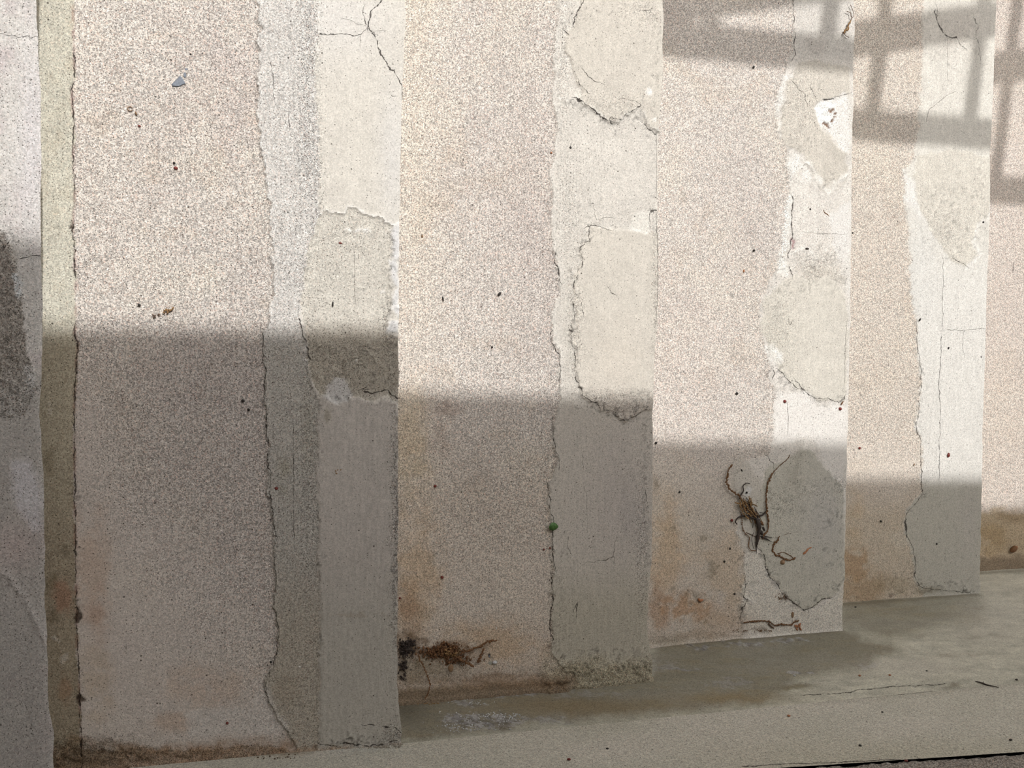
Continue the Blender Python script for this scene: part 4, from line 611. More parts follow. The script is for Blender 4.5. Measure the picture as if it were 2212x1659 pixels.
# ---------------------------------------------------------------- small things stuck to the wall and lying on the ledge
rnd = random.Random(11)
def cr(P, n):
    """smooth polyline through the points"""
    P = [np.array(p, float) for p in P]; P = [2 * P[0] - P[1]] + P + [2 * P[-1] - P[-2]]; out = []
    for i in range(1, len(P) - 2):
        a, b, c, d = P[i - 1:i + 3]
        for k in range(n):
            t = k / n; out.append(.5 * (2 * b + (c - a) * t + (2 * a - 5 * b + 4 * c - d) * t * t + (3 * b - a - 3 * c + d) * t ** 3))
    return out + [P[-2]]
class MB:
    def __init__(s): s.V = []; s.F3 = []; s.F4 = []
    def tube(s, P, R, m=6):
        b = len(s.V); n = len(P); P = [np.array(p, float) for p in P]
        for i in range(n):
            t = P[min(i + 1, n - 1)] - P[max(i - 1, 0)]; t /= np.linalg.norm(t) + 1e-9
            x = np.cross(t, NA); x = x / (np.linalg.norm(x) + 1e-9) if np.linalg.norm(x) > .05 else UA; y = np.cross(t, x)
            r = R[i] if hasattr(R, '__len__') else R
            for k in range(m): a = 2 * math.pi * k / m; s.V.append(P[i] + (x * math.cos(a) + y * math.sin(a)) * r)
        for i in range(n - 1):
            for k in range(m): s.F4.append([b + i * m + k, b + i * m + (k + 1) % m, b + (i + 1) * m + (k + 1) % m, b + (i + 1) * m + k])
        for i, c in ((0, P[0]), (n - 1, P[-1])):
            j = len(s.V); s.V.append(c)
            for k in range(m): q = [b + i * m + k, b + i * m + (k + 1) % m]; s.F3.append((q[::-1] if i == 0 else q) + [j])
        return s
    def blob(s, c, r, ax=None, e=(1, 1, 1), seg=8, rings=5, bump=.15):
        b = len(s.V); c = np.array(c); ax = NA if ax is None else np.array(ax) / np.linalg.norm(ax); x = np.cross(ax, [0.1, .2, 1]); x /= np.linalg.norm(x); y = np.cross(ax, x)
        s.V.append(c + ax * r * e[2])
        for i in range(1, rings):
            th = math.pi * i / rings
            for k in range(seg):
                a = 2 * math.pi * k / seg; rr = r * (1 + bump * (rnd.random() * 2 - 1)); s.V.append(c + (x * math.cos(a) * e[0] + y * math.sin(a) * e[1]) * math.sin(th) * rr + ax * math.cos(th) * rr * e[2])
        s.V.append(c - ax * r * e[2]); L = len(s.V) - 1
        for k in range(seg):
            k2 = (k + 1) % seg; s.F3.append([b, b + 1 + k, b + 1 + k2]); s.F3.append([L, b + 1 + (rings - 2) * seg + k2, b + 1 + (rings - 2) * seg + k])
            for i in range(rings - 2): s.F4.append([b + 1 + i * seg + k, b + 1 + (i + 1) * seg + k, b + 1 + (i + 1) * seg + k2, b + 1 + i * seg + k2])
        return s
    def spike(s, P, r, knob=1.9, gap=2):
        """a dried flower spike: thin stalk beset with husks"""
        P = cr(P, 6); s.tube(P, r * .55, 5); L = np.linalg.norm(P[1] - P[0])
        acc = 0
        for i in range(1, len(P)):
            acc += np.linalg.norm(P[i] - P[i - 1])
            while acc > r * gap:
                acc -= r * gap; t = P[i] - P[i - 1]; t = t / (np.linalg.norm(t) + 1e-9); sd = np.cross(t, NA); o = sd * rnd.uniform(-1, 1) * r * 1.1 + NA * rnd.uniform(0, .8) * r
                s.blob(P[i] + o, r * knob * rnd.uniform(.5, .95), t + sd * rnd.uniform(-1, 1), (.55, .7, 1.1), 5, 4, .25)
        return s
    def build(s, name, mat, parent=None, loc=None, smooth=True):
        V = np.array(s.V)
        if parent is not None: V = V - np.array(parent.location)
        elif loc is not None: V = V - np.array(loc)
        F = []
        if s.F4: F.append(np.array(s.F4))
        if s.F3: F.append(np.array(s.F3))
        o = mesh_obj(name, V, F, mat, parent, smooth)
        if parent is None and loc is not None: o.location = loc
        return o
def w(k, pts, off=.004):
    """photo pixels -> points standing off the face of bay k"""
    o = off if hasattr(off, '__len__') else [off] * len(pts)
    return [on_bay(k, np.array(float(x)), np.array(float(y)), q) for (x, y), q in zip(pts, o)]
def fl(x, y, h=.002):
    P = on_floor(np.array(float(x)), np.array(float(y)), 0.0); 
    z = float(lip(np.array(P @ UA), np.array(P @ NA))) if (P @ NA) < edge_n(P @ UA) else 0.0
    P = on_floor(np.array(float(x)), np.array(float(y)), z + h); return P
M_HUSK = plain('dried_husk', (0.16, 0.075, 0.03), .75, .6, 500); M_ROOT = plain('dark_root', (0.035, 0.024, 0.02), .7, .4, 300); M_STALK = plain('dried_stalk', (0.13, 0.075, 0.045), .7, .5, 400)
M_GOLD = plain('golden_husk', (0.25, 0.145, 0.06), .7, .5, 500); M_LEAF = plain('green_leaf', (0.065, 0.15, 0.035), .5, .3, 200); M_RED = plain('red_seed', (0.16, 0.025, 0.018), .45, .3, 600)
M_ORG = plain('orange_husk', (0.40, 0.17, 0.08), .6, .25, 500); M_BLK = plain('black_seed', (0.02, 0.016, 0.014), .6, .3, 500); M_TAN = plain('tan_petal', (0.26, 0.16, 0.09), .7, .3, 400); M_PALE = plain('pale_husk', (0.7, 0.68, 0.64), .6, .1, 500)
M_STONE = plain('grey_aggregate', (0.20, 0.22, 0.26), .8, .25, 350); M_SOIL = plain('crumbled_soil', (0.12, 0.085, 0.055), .95, .7, 700); M_LICH = plain('white_crust', (0.55, 0.55, 0.56), .9, .3, 500); M_GRIT = plain('mortar_grit', (0.32, 0.28, 0.23), .95, .5, 600)

# --- the big dead climber in the third bay
A0 = w(3, [(1640, 1135)], .01)[0]
pl = empty('dead_climber', tuple(A0)); tag(pl, 'dead brown climber with a black taproot clinging to the wall above an oval plaster patch', 'dead plant')
MB().spike(w(3, [(1582, 1003), (1574, 1015), (1570, 1030), (1571, 1045), (1576, 1056), (1585, 1064), (1597, 1072), (1602, 1082)], .012), .0030).build('flower_spike', M_HUSK, pl)
MB().spike(w(3, [(1707, 982), (1700, 992), (1685, 1005), (1672, 1018)], .006), .0012).spike(w(3, [(1672, 1018), (1662, 1035), (1657, 1050), (1655, 1070), (1655, 1090), (1657, 1110), (1659, 1125), (1660, 1140), (1652, 1155), (1646, 1163)], .012), .0028).build('flower_spike', M_HUSK, pl)
MB().spike(w(3, [(1684, 1158), (1679, 1167), (1671, 1175), (1669, 1187), (1675, 1197), (1686, 1203), (1697, 1209), (1708, 1210), (1717, 1204)], .008), .0026).spike(w(3, [(1679, 1196), (1692, 1193), (1705, 1199), (1714, 1206)], .008), .0012).build('flower_spike', M_HUSK, pl)
MB().spike(w(3, [(1598, 1090), (1602, 1115), (1604, 1140), (1608, 1150), (1618, 1160), (1617, 1178), (1622, 1188), (1632, 1190)], .008), .0014).build('flower_spike', M_HUSK, pl)
for p in ([(1600, 1076), (1606, 1092), (1611, 1106), (1622, 1114)], [(1608, 1078), (1612, 1090), (1618, 1102), (1630, 1116), (1642, 1130)], [(1618, 1072), (1620, 1088), (1626, 1100), (1634, 1112)], [(1598, 1080), (1600, 1096), (1608, 1112), (1618, 1120)], [(1610, 1082), (1604, 1088), (1596, 1088), (1588, 1086)], [(1622, 1075), (1624, 1090)]):
    MB().spike(w(3, p, .016), .0022).build('stem', M_GOLD, pl)
r = cr(w(3, [(1628, 1112), (1636, 1124), (1640, 1140), (1637, 1158), (1634, 1176), (1634, 1197)], [.01, .016, .018, .014, .01, .004]), 5); MB().tube(r, [q * rnd.uniform(.6, 1.15) for q in list(np.linspace(.004, .008, 8)) + list(np.linspace(.008, .0006, len(r) - 8))], 8).tube([p + UA * rnd.uniform(.003, .006) for p in r[3:-5]], [rnd.uniform(.002, .004) for _ in r[3:-5]], 6).build('taproot', M_ROOT, pl)
for p, r0, r1 in [([(1592, 1133), (1589, 1126), (1596, 1117), (1610, 1115), (1625, 1118), (1640, 1124)], .0015, .0045), ([(1646, 1160), (1657, 1165), (1668, 1171)], .004, .0005), ([(1635, 1115), (1648, 1112), (1654, 1104)], .0035, .002), ([(1620, 1045), (1612, 1044), (1605, 1050), (1606, 1060), (1600, 1070), (1598, 1078)], .0012, .003), ([(1628, 1150), (1624, 1165), (1628, 1185)], .001, .001), ([(1632, 1160), (1650, 1158), (1668, 1162)], .002, .001)]:
    q_ = cr(w(3, p, .012), 5); MB().tube(q_, list(np.linspace(r0, r1, len(q_))), 6).build('root_branch', M_ROOT, pl)
for p in ([(1662, 1165), (1680, 1160), (1690, 1157), (1705, 1152), (1722, 1149), (1737, 1148)], [(1660, 1122), (1670, 1128), (1680, 1134)], [(1612, 1150), (1640, 1162), (1655, 1160)]):
    MB().tube(cr(w(3, p, .006), 5), .0011, 5).build('tendril', M_STALK, pl)
# --- other dry twigs
for _ in range(46):      # matted dry stems round the root
    x = rnd.uniform(1598, 1640); y = 1076 + (x - 1598) * 1.0 + rnd.uniform(-14, 16); a_ = rnd.uniform(.3, 1.6); l_ = rnd.uniform(10, 26)
    MB().tube(cr(w(3, [(x, y), (x + l_ * .5 * math.cos(a_) + rnd.uniform(-3, 3), y + l_ * .5 * math.sin(a_)), (x + l_ * math.cos(a_), y + l_ * math.sin(a_))], [rnd.uniform(.004, .02) for _ in range(3)]), 3), rnd.uniform(.0006, .0013), 4).build('stem', rnd.choice([M_GOLD, M_HUSK, M_ROOT, M_STALK]), pl)
for x, y, r_ in [(1632, 1126, .007), (1640, 1140, .007), (1634, 1118, .006), (1646, 1130, .006), (1650, 1142, .005), (1638, 1160, .006), (1612, 1100, .005), (1606, 1090, .005), (1622, 1108, .006), (1618, 1090, .004), (1644, 1150, .006)]:
    MB().blob(w(3, [(x, y)], .009)[0], r_, [rnd.uniform(-1, 1), 0, 1], (.8, .8, 1.4), 7, 5, .45).build('husk', rnd.choice([M_ROOT, M_HUSK]), pl)
# --- other dry twigs
def twig(name, k, spikes, stems, label, cat='twig', mat=M_HUSK, off=.006):
    a = w(k, [(spikes or stems)[0][0][0]], off)[0]; e_ = empty(name, tuple(a)); tag(e_, label, cat)
    for P, r_ in spikes: MB().spike(w(k, P, off), r_).build('flower_spike', mat, e_)
    for P, r_ in stems: MB().tube(cr(w(k, P, off), 5), r_, 5).build('stalk', M_STALK, e_)
    return e_
t_ = twig('dry_twig', 3, [([(1838, 44), (1835, 50), (1831, 58), (1827, 65), (1823, 70)], .0034)], [([(1837, 10), (1841, 20), (1844, 28), (1844, 34), (1841, 39), (1838, 45)], .0010), ([(1829, 24), (1837, 28), (1838, 34), (1840, 38)], .0011), ([(1822, 70), (1827, 77), (1834, 81)], .0011), ([(1822, 70), (1823, 78), (1829, 84)], .0008)], 'golden brown dry twig hanging at the top edge beside the railing shadow', mat=M_GOLD, off=.012)
twig('dry_twig', 3, [([(1606, 1345), (1625, 1342), (1640, 1341), (1655, 1342), (1662, 1342), (1672, 1350), (1690, 1348), (1705, 1350), (1718, 1343), (1726, 1339)], .0022)], [([(1660, 1347), (1666, 1353), (1672, 1357)], .0025)], 'dark brown beaded twig lying level along the foot of the wall below the oval patch')
e2 = MB().blob(w(3, [(1712, 1328)], .005)[0], .010, [0, 0, 1], (.5, .3, 1.0), 8, 6).build('husk', M_TAN, None, tuple(w(3, [(1712, 1328)], .005)[0])); tag(e2, 'upright tan oval husk just above the right end of the level beaded twig', 'husk')
m_ = MB(); c0 = w(3, [(1725, 1354)], .006)[0]
for i in range(9): m_.blob(c0 + UA * rnd.uniform(-.012, .012) + np.array([0, 0, rnd.uniform(-.012, .012)]), .0055, rnd and [rnd.uniform(-1, 1), rnd.uniform(-1, 1), 1], (.6, .5, 1), 6, 4)
tag(m_.build('husk_cluster', M_ORG, None, tuple(c0)), 'rusty orange cluster of husks at the right end of the level beaded twig', 'husks')
twig('dry_twig', 2, [([(996, 1411), (1008, 1407), (1020, 1403), (1032, 1398), (1045, 1390), (1058, 1384), (1071, 1385)], .0030), ([(1030, 1432), (1036, 1422), (1041, 1410), (1044, 1400)], .0026)], [([(1036, 1424), (1046, 1410)], .0012)], 'rust coloured beaded twig curving up out of the debris clump in the second bay', off=.02)
twig('dry_twig', 2, [([(903, 1412), (906, 1424), (914, 1438), (920, 1452), (926, 1468), (929, 1480), (925, 1495), (918, 1510)], .0017)], [], 'thin reddish beaded twig hanging down from the debris clump to the gutter', off=.024)
twig('dry_twig', 2, [([(985, 1420), (1000, 1426), (1010, 1434), (1022, 1437)], .0030)], [], 'short dark beaded twig trailing from the lower right of the debris clump', off=.02)
tag(MB().blob(w(2, [(974, 1443)], .02)[0], .011, [0.1, 0, 1], (.7, .25, 1), 8, 6, .08).build('petal', M_TAN, None, tuple(w(2, [(974, 1443)], .02)[0])), 'flat tan petal hanging under the debris clump in the second bay', 'petal')
def clump(name, k, spots, label, n, mats=(M_HUSK,), rr=(.0018, .0045), off=.012):
    m_ = MB(); W_ = sum(s_[4] for s_ in spots)
    for _ in range(n):
        t = rnd.uniform(0, W_)
        for cx, cy, rx, ry, wt in spots:
            t -= wt
            if t <= 0: break
        x = cx + rnd.gauss(0, .5) * rx; y = cy + rnd.gauss(0, .5) * ry; d = math.exp(-((x - cx) / rx) ** 2 - ((y - cy) / ry) ** 2)
        P = w(k, [(x, y)], rnd.uniform(.001, .004 + off * d))[0]
        if rnd.random() < .55: m_.blob(P, rnd.uniform(*rr), [rnd.uniform(-1, 1) for _ in range(3)], (.6, .8, 1.2), 6, 4, .3)
        else:
            R_ = rnd.uniform(.002, .0045); a0 = rnd.uniform(0, 6.3); ax = np.array([rnd.uniform(-1, 1) for _ in range(3)]); ax /= np.linalg.norm(ax); x_ = np.cross(ax, NA); x_ /= np.linalg.norm(x_) + 1e-6; y_ = np.cross(ax, x_)
            m_.tube([P + R_ * (x_ * math.cos(a0 + q) + y_ * math.sin(a0 + q)) for q in np.linspace(0, rnd.uniform(2, 5), 6)], rnd.uniform(.0005, .0011), 4)
    o = m_.build(name, mats[0], None, tuple(w(k, [(spots[0][0], spots[0][1])], 0)[0])); tag(o, label, 'plant debris' if label else None, None, 'stuff'); return o
db = clump('dried_debris', 2, [(962, 1405, 34, 18, 5), (930, 1410, 30, 12, 2), (990, 1425, 40, 10, 2)], 'matted clump of brown curled husks on the second bay near its foot', 420)
g0 = clump('golden_bits', 2, [(962, 1408, 24, 10, 4), (985, 1412, 14, 10, 1)], None, 90, (M_GOLD,), off=.016)
g0.parent = db; g0.matrix_parent_inverse = Matrix.Translation(-Vector(db.location)); g0['label'] = 'golden brown curled bits'
clump('dried_debris', 2, [(876, 1400, 16, 18, 3), (884, 1388, 12, 10, 1), (872, 1440, 12, 22, 1.2)], 'dark pile of husks and seed heads in the corner between the first and second bay', 260, (M_ROOT,))
clump('dried_debris', 3, [(1690, 1290, 20, 7, 2), (1640, 1362, 26, 3, 1), (1600, 1362, 20, 3, 1)], 'dark brown crumbs stuck along the lower edge of the oval patch', 70, (M_HUSK,), (.001, .0025), .003)
# --- green leaf growing from the crack
a = w(2, [(1205, 1137)], .003)[0]; lf = empty('green_leaf', tuple(a)); tag(lf, 'small bright green leaf growing from the plaster edge in the second bay', 'leaf')
B_ = MB(); rim = [(1206, 1137), (1203, 1132), (1198, 1129), (1192, 1129), (1188, 1134), (1186, 1139), (1188, 1145), (1194, 1146), (1200, 1144), (1205, 1140)]
top_ = w(2, rim, [.006, .010, .014, .016, .017, .017, .015, .013, .010, .008]); c_ = w(2, [(1196, 1137)], .010)[0]; b0 = len(B_.V); B_.V += [c_] + top_ + [p - NA * .0012 for p in [c_] + top_]
n_ = len(rim)
for i in range(n_): j = (i + 1) % n_; B_.F3 += [[b0, b0 + 1 + i, b0 + 1 + j], [b0 + n_ + 1, b0 + n_ + 2 + j, b0 + n_ + 2 + i]]; B_.F4.append([b0 + 1 + i, b0 + n_ + 2 + i, b0 + n_ + 2 + j, b0 + 1 + j])
B_.build('blade', M_LEAF, lf); MB().tube(cr(w(2, [(1208, 1138), (1204, 1137), (1197, 1137)], [.0, .005, .0105]), 4), .0008, 5).build('stem', M_LEAF, lf)
# --- seeds, husks and flies' worth of specks: each one a thing
def seed(name, k, x, y, r_, mat, label, cat='seed', e=(1, 1, 1), ax=None, group=None, off=None):
    P = w(k, [(x, y)], r_ * .8 if off is None else off)[0]
    o = MB().blob(P, r_, ax, e, 9, 6, .12).build(name, mat, None, tuple(P)); return tag(o, label, cat, group)
seed('seed', 2, 940, 1050, .0042, M_RED, 'round dark red seed stuck in the middle left of the second bay')
seed('seed', 2, 955, 1247, .0046, M_RED, 'reddish brown seed low on the second bay below the round dark red one', e=(1, .9, 1.1))
seed('seed', 2, 864, 1292, .003, M_RED, 'small dark red seed in the corner beside the right edge of the first bay')
seed('seed', 1, 843, 1127, .0042, M_RED, 'dark brown seed near the right edge of the first bay', e=(.8, .8, 1.3), ax=[0, 0, 1])
seed('seed', 1, 795, 888, .0042, M_BLK, 'black oval seed just below the short horizontal crack in the first bay', e=(.8, .8, 1.2), ax=[.4, 0, 1])
seed('seed', 1, 597, 1055, .0048, M_RED, 'lumpy red seed on the grey coat left of the middle of the first bay', e=(1, .8, 1))
seed('seed', 1, 701, 1488, .0035, M_BLK, 'black seed low down on the grey plaster of the first bay')
seed('seed', 1, 585, 1430, .003, M_BLK, 'black speck by the ragged plaster edge near the foot of the first bay')
seed('seed', 1, 491, 1562, .0032, M_RED, 'dark red seed near the foot of the first bay above the brown base stain')
seed('seed', 1, 785, 1253, .0025, M_RED, 'tiny dark red seed on the right plaster strip of the first bay')
seed('seed', 1, 301, 659, .0036, M_BLK, 'black seed just above the shadow edge in the first bay')
seed('seed', 1, 525, 866, .0042, M_BLK, 'upper of two dark seeds in the shadow near the ragged edge of the first bay')
seed('seed', 1, 537, 885, .0034, M_BLK, 'lower of two dark seeds in the shadow near the ragged edge of the first bay')
seed('seed', 1, 412, 117 + 0, .0022, M_BLK, 'small black chip above the grey stone set in the first bay')
seed('seed', 1, 376, 352, .0028, M_BLK, 'black seed above a red fleck in the upper first bay')
seed('seed', 1, 380, 363, .0042, M_RED, 'dull red fleck in the upper middle of the first bay', e=(1.2, .8, .5))
seed('seed', 1, 719, 657, .005, M_BLK, 'slim upright dark husk on the beige patch above the shadow', 'husk', (.4, .4, 1.3), [0, 0, 1])
seed('seed', 1, 735, 525, .0035, M_RED, 'dark chip in the upper left of the beige patch', 'chip', (1.2, .6, .5))
seed('white_husk', 1, 647, 1440, .0036, M_PALE, 'bright white grain on the dark lower plaster of the first bay', 'grain', (1.2, .7, .8))
seed('white_husk', 2, 1072, 1357, .003, M_PALE, 'small upright white grain low on the second bay', 'grain', (.5, .5, 1.2), [0, 0, 1])
seed('white_husk', 2, 1011, 1094, .0028, M_PALE, 'white dot in the middle of the shaded second bay', 'grain')
seed('white_husk', 2, 885, 1093, .0022, M_PALE, 'white dot near the left edge of the shaded second bay', 'grain')
seed('seed', 2, 1079, 635, .005, M_BLK, 'black green seed in the sunlit second bay, right of the slim husk', e=(.9, .7, 1.2), ax=[.5, 0, 1])
seed('seed', 2, 957, 646, .004, M_BLK, 'dark slim husk in the sunlit second bay', 'husk', (.6, .5, 1.7), [-.2, 0, 1])
seed('seed', 2, 981, 727, .005, M_BLK, 'short vertical black sliver on the sunlit second bay', 'sliver', (.16, .2, 1.2), [0, 0, 1], off=.001)
seed('seed', 2, 1063, 750, .003, M_BLK, 'small black seed on the right of the sunlit second bay above the shadow')
seed('seed', 2, 912, 510, .0035, M_TAN, 'brown oval husk at the left of the sunlit second bay', 'husk', (.8, .6, 1.1), [0, 0, 1])
seed('seed', 2, 1232, 319, .0042, M_BLK, 'dark seed on the pale plaster below the ridge in the second bay')
seed('seed', 2, 1300, 329, .002, M_BLK, 'tiny black seed right of the larger one below the ridge')
seed('seed', 2, 1191, 330, .003, M_ORG, 'small orange seed at the plaster edge in the upper second bay')
seed('seed', 2, 1203, 648, .0026, M_BLK, 'tiny black seed at the ragged plaster edge of the sunlit second bay')
seed('seed', 2, 1188, 1184, .0028, M_RED, 'red brown seed at the ragged edge below the green leaf, right of its twin')
seed('seed', 2, 1175, 1187, .0028, M_RED, 'red brown seed below the green leaf, left of its twin')
seed('stone_chip', 2, 1069, 1431, .0065, M_LICH, 'pale grey stone chip right of the debris clump', 'stone', (1.1, .8, .5))
seed('stone_chip', 2, 1057, 1418, .004, M_STONE, 'dark blue grey stone chip above the pale one beside the debris clump', 'stone', (.6, .7, .6))
seed('seed', 3, 1592, 850, .0045, M_BLK, 'black seed in the sunlit third bay just above the shadow')
seed('seed', 3, 1417, 957, .004, M_BLK, 'black seed at the left edge of the third bay on the shadow line')
seed('seed', 3, 1629, 541, .004, M_BLK, 'round black seed in the middle of the sunlit third bay')
seed('seed', 3, 1607, 585, .005, M_ORG, 'dull orange oval fleck on the sunlit third bay', 'fleck', (.6, .3, 1), [0, 0, 1])
seed('seed', 3, 1628, 145, .0042, M_BLK, 'black seed just under the railing shadow in the third bay', e=(.8, .8, 1.2), ax=[.3, 0, 1])
seed('seed', 3, 1744, 537, .007, M_ROOT, 'slanting dark brown husk on the pale plaster of the third bay', 'husk', (.35, .4, 1), [.9, .3, -.1])
seed('seed', 3, 1695, 867, .0058, M_RED, 'shiny red seed on the white plaster above the shadow in the third bay')
seed('seed', 3, 1815, 883, .0058, M_RED, 'red seed at the right edge of the third bay under a small husk')
seed('husk', 3, 1819, 871, .0075, M_HUSK, 'small bent brown husk above the red seed at the right edge of the third bay', 'husk', (.3, .3, 1.1), [.5, 0, .8])
seed('seed', 3, 1468, 1063, .0035, M_BLK, 'black seed in the shaded left part of the third bay')
seed('seed', 3, 1581, 1124, .0048, M_RED, 'dark seed just left of the dead climber root')
seed('seed', 3, 1602, 1016, .0042, M_BLK, 'black husk at the upper left of the dead climber', 'husk', (.8, .6, 1.2), [.6, 0, -1])
seed('hole_seed', 3, 1613, 1064, .005, M_BLK, 'black grain inside the white scar of the dead climber', 'grain', (1.3, .7, .7), [1, 0, .4])
seed('seed', 3, 1690, 1214, .0085, M_TAN, 'round tan berry hanging under the looped spike of the dead climber', 'berry')
seed('seed', 3, 1757, 1247, .004, M_RED, 'dark red seed on the oval patch below the orange bud')
seed('seed', 3, 1577, 1185, .0036, M_BLK, 'black seed in the shaded third bay left of the taproot tip')
seed('seed', 3, 1565, 1213, .0036, M_BLK, 'black seed to the lower left of the taproot tip')
seed('seed', 3, 1587, 1283, .0034, M_BLK, 'black seed beside the pale plaster at the foot of the third bay')
a = w(3, [(1738, 1194)], .006)[0]; bd = empty('orange_bud', tuple(a)); tag(bd, 'bright orange tadpole shaped bud on the oval patch right of the dead climber', 'bud')
MB().blob(a, .0085, a - w(3, [(1752, 1182)], .006)[0], (.6, .5, 1.1), 9, 7, .06).build('bud', M_ORG, bd); q_ = w(3, [(1741, 1191), (1746, 1185), (1753, 1182)], .006); MB().tube(cr(q_, 4), [.0045] * 4 + [.0032] * 4 + [.002], 6).build('tail', M_ORG, bd)
a = w(3, [(1515, 1296)], .006)[0]; MBo = MB().tube(cr(w(3, [(1508, 1293), (1513, 1297), (1519, 1295)], .006), 5), [.001, .003, .004, .004, .005, .005, .005, .0045, .004, .003, .002], 7).build('orange_husk', M_ORG, None, tuple(a)); tag(MBo, 'small curved orange husk low on the left of the third bay', 'husk')
tag(MB().tube(cr(w(3, [(1778, 453), (1781, 459), (1788, 464), (1791, 468)], .004), 5), [.0012] * 5 + [.0020] * 6 + [.0012] * 5, 5).build('curled_stalk', M_HUSK, None, tuple(w(3, [(1785, 461)], .004)[0])), 'thin brown S curved stalk on the pale plaster of the sunlit third bay', 'stalk')
seed('seed', 3, 1750, 452, .0035, M_BLK, 'black seed left of the thin S curved stalk')
seed('seed', 4, 2049, 983, .0085, M_RED, 'large red and yellow seed on the pale plaster of the fourth bay above the shadow', e=(.7, .6, 1.0), ax=[.2, 0, 1])
seed('seed', 4, 1975, 1004, .005, M_TAN, 'small tan husk at the plaster edge of the fourth bay above the shadow', 'husk', (.5, .4, 1), [.5, 0, 1])
seed('seed', 4, 1857, 968, .0045, M_RED, 'small red seed at the left of the sunlit fourth bay above the shadow')
seed('seed', 4, 1987, 691, .0065, M_BLK, 'dark slanting husk on the plaster edge in the middle of the fourth bay', 'husk', (.5, .5, 1.1), [.6, 0, 1])
seed('seed', 4, 2049, 752, .005, M_BLK, 'dark seed right of the long vertical crack in the fourth bay', e=(.8, .6, 1), ax=[.3, 0, 1])
seed('seed', 4, 2119, 771, .004, M_BLK, 'small black seed near the right edge of the fourth bay', e=(.6, .6, 1.1), ax=[0, 0, 1])
seed('seed', 4, 2124, 480, .004, M_BLK, 'black seed on the white scar by the right edge of the upper fourth bay')
seed('seed', 4, 1903, 1126, .004, M_BLK, 'black seed in the shaded fourth bay')
seed('seed', 4, 2023, 1175, .0042, M_BLK, 'black seed on the shaded plaster strip of the fourth bay')
seed('seed', 4, 1842, 503, .003, M_BLK, 'tiny black seed at the left edge of the upper fourth bay')
a = w(5, [(2190, 1186)], .012)[0]; sn = empty('seed_pod', tuple(a)); tag(sn, 'dark brown split seed pod on the base of the last bay at the right edge', 'seed pod')
MB().blob(a, .016, w(5, [(2198, 1179)], .012)[0] - a, (.75, .7, 1.15), 10, 7, .12).build('shell', M_HUSK, sn); MB().blob(a + UA * .008 + NA * .004 + np.array([0, 0, .006]), .008, None, (1, 1, .8), 8, 5).build('kernel', M_ORG, sn)
# dried florets
def floret(k, x, y, r_, mat, label, n=7, spread=.012):
    c = w(k, [(x, y)], .004)[0]; m_ = MB()
    for i in range(n):
        a_ = rnd.uniform(0, 6.3); d_ = spread * rnd.uniform(.2, 1); p = c + UA * math.cos(a_) * d_ * 1.3 + np.array([0, 0, math.sin(a_) * d_ * .8]); q = p + UA * rnd.uniform(-1, 1) * r_ * 3 + np.array([0, 0, rnd.uniform(-1, 1) * r_ * 3]) + NA * rnd.uniform(0, .004)
        m_.tube(cr([p, (p + q) / 2 + NA * .003, q], 3), r_, 5)
    return tag(m_.build('dried_floret', mat, None, tuple(c)), label, 'floret')
floret(1, 363, 671, .0018, M_GOLD, 'tangled golden floret on the sunlit first bay just above the shadow edge', 10, .009)
floret(1, 335, 683, .0012, M_STALK, 'faint brown shred left of and below the golden floret', 6, .008)
floret(1, 729, 1018, .0018, M_TAN, 'small curled tan floret on the shaded right strip of the first bay', 7, .006)
tag(MB().tube([w(1, [(281, 235)], .003)[0] + .005 * (UA * math.cos(t) + np.array([0, 0, math.sin(t)])) for t in np.linspace(.4, 5.9, 14)], .0009, 5).build('seed_ring', M_TAN, None, tuple(w(1, [(281, 235)], .003)[0])), 'thin tan ring shaped husk in the upper left of the first bay', 'husk')
seed('seed', 1, 294, 245, .004, M_TAN, 'tan fleck right below the ring shaped husk', e=(.7, .5, 1.1), ax=[-.5, 0, 1]); seed('seed', 1, 301, 272, .0035, M_RED, 'dark red fleck below the ring shaped husk', 'fleck', (1, .6, .5))
# grey stones of the aggregate showing at the surface
def shard(k, poly, label, mat, h=.004):
    P = w(k, poly, .0012); T_ = w(k, [(x * .8 + .2 * np.mean([p[0] for p in poly]), y * .8 + .2 * np.mean([p[1] for p in poly])) for x, y in poly], h); B2 = w(k, poly, -.004); n_ = len(poly); m_ = MB(); m_.V = B2 + P + T_ + [sum(T_) / n_]
    for L_ in (0, n_):
        for i in range(n_): j = (i + 1) % n_; m_.F4.append([L_ + i, L_ + j, L_ + n_ + j, L_ + n_ + i])
    for i in range(n_): m_.F3.append([2 * n_ + i, 2 * n_ + (i + 1) % n_, 3 * n_])
    return tag(m_.build('embedded_stone', mat, None, tuple(P[0]), False), label, 'stone')
shard(1, [(370, 182), (372, 187), (386, 188), (401, 181), (396, 172), (389, 163), (382, 171)], 'blue grey triangular stone set in the upper first bay', M_STONE)
shard(1, [(396, 158), (401, 156), (403, 164), (400, 169), (396, 164)], 'small dark splinter of stone right above the triangular one', M_STONE)
shard(1, [(398, 148), (404, 147), (406, 151), (401, 152)], 'tiny grey stone sliver above the splinter beside the triangular stone', M_STONE, .002)
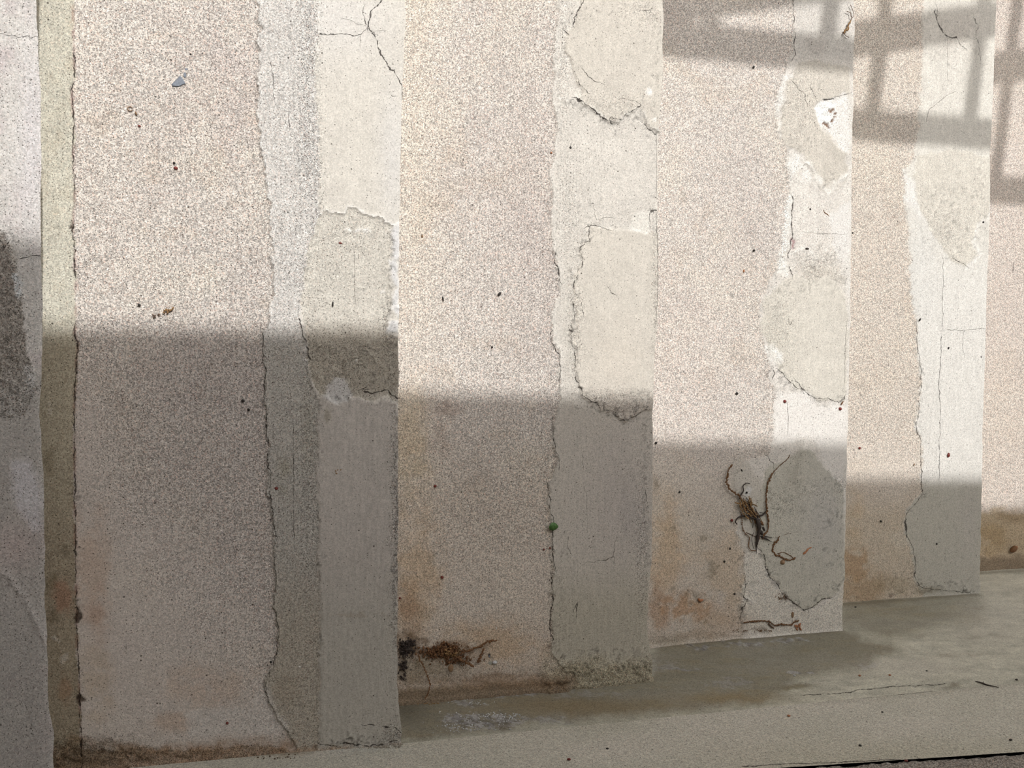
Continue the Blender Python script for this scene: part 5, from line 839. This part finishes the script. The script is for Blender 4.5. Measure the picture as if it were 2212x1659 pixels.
# --- on the gutter and walkway
P0, P1 = fl(2107, 1472, .002), fl(2158, 1486, .002); st_ = empty('straight_stick', tuple(P0)); tag(st_, 'straight dark grey stick lying on the walkway at the right', 'stick')
MB().tube([P0 + (P1 - P0) * t + np.array([0, 0, .0008 * math.sin(9 * t)]) for t in np.linspace(0, 1, 12)], [.0012, .0019, .0021, .002, .0024, .002, .002, .0018, .0018, .0014, .0012, .0007], 6).build('stick_shaft', M_ROOT, st_); Pm = P0 + (P1 - P0) * .3; MB().tube([Pm, Pm + UA * .004 + np.array([0, 0, .005])], [.0012, .0007], 5).build('side_stub', M_ROOT, st_)
for x, y, r_, m_, lb in [(1704, 1546, .0045, M_ORG, 'orange crumb on the walkway below the long crack'), (1957, 1643, .0042, M_RED, 'red seed on the joint of the walkway at the bottom'), (1857, 1457 + 2, .0040, M_ORG, 'flat orange husk on the pale part of the gutter'), (1922, 1458, .0040, M_ORG, 'orange fleck on the gutter above the long crack'), (2002, 1449, .003, M_BLK, 'black seed on the gutter right of the orange fleck'), (1229, 1640, .0045, M_RED, 'dark red seed on the walkway near the bottom of the picture'), (1312, 1617, .0036, M_BLK, 'black seed on the walkway in the middle of the bottom'), (1858, 1610, .0036, M_BLK, 'black seed on the right part of the walkway'), (2183, 1598, .004, M_BLK, 'black seed on the walkway near the right edge'), (1906, 1538, .003, M_BLK, 'small black seed on the walkway below the wet oval stain'), (1848, 1311, .004, M_ROOT, 'dark crumb on the gutter close to the fourth bay'), (1716, 1459, .004, M_LICH, 'small white crumb on the dark gutter beside the oval stain'), (2196, 1468, .0038, M_ROOT, 'dark crumb on the gutter at the far right')]:
    P = fl(x, y, r_ * .6); tag(MB().blob(P, r_, [0, 0, 1], (1.1, .9, .6), 8, 5).build('seed' if m_ in (M_RED, M_BLK) else 'crumb', m_, None, tuple(P)), lb, 'seed' if m_ in (M_RED, M_BLK) else 'crumb')
# husk debris and grit where countless crumbs lie
def scatter(name, n, region, mat, rr, label, cat):
    m_ = MB(); i = 0
    while i < n:
        x, y = region(); P = fl(x, y, 0); r_ = rnd.uniform(*rr) ; m_.blob(P + np.array([0, 0, r_ * .4]), r_, [rnd.uniform(-1, 1), rnd.uniform(-1, 1), 1], (1, .8, .7), 5, 4, .3); i += 1
    return tag(m_.build(name, mat, None, tuple(fl(*region(), 0))), label, cat, None, 'stuff')
g_ = rnd.gauss
scatter('white_crust', 420, lambda: (lambda c: (c[0] + g_(0, .55) * c[2], c[1] + g_(0, .5) * c[3]))(rnd.choice([(1010, 1550, 44, 12), (1000, 1562, 60, 16), (1060, 1547, 40, 6), (1100, 1552, 40, 12), (1020, 1574, 60, 8), (1010, 1518, 40, 6)])), M_LICH, (.0008, .0028), 'white crusty lichen flakes scattered on the dark gutter beside the first bay', 'lichen')
scatter('soil_crumbs', 260, lambda: (rnd.uniform(190, 640), 1640 - .05 * (0) - rnd.uniform(0, 20)), M_SOIL, (.001, .003), 'brown soil crumbs along the foot of the first bay', 'soil')
scatter('mortar_grit', 220, lambda: (rnd.uniform(690, 870), 1612 + g_(0, 3)), M_GRIT, (.001, .0032), 'pale mortar grit along the foot of the first bay at its right end', 'grit')
scatter('leaf_crumbs', 60, lambda: (925 + g_(0, 14), 1519 + g_(0, 3.5)), M_GOLD, (.001, .003), 'golden brown crumbs under the hanging twig on the gutter', 'crumbs')
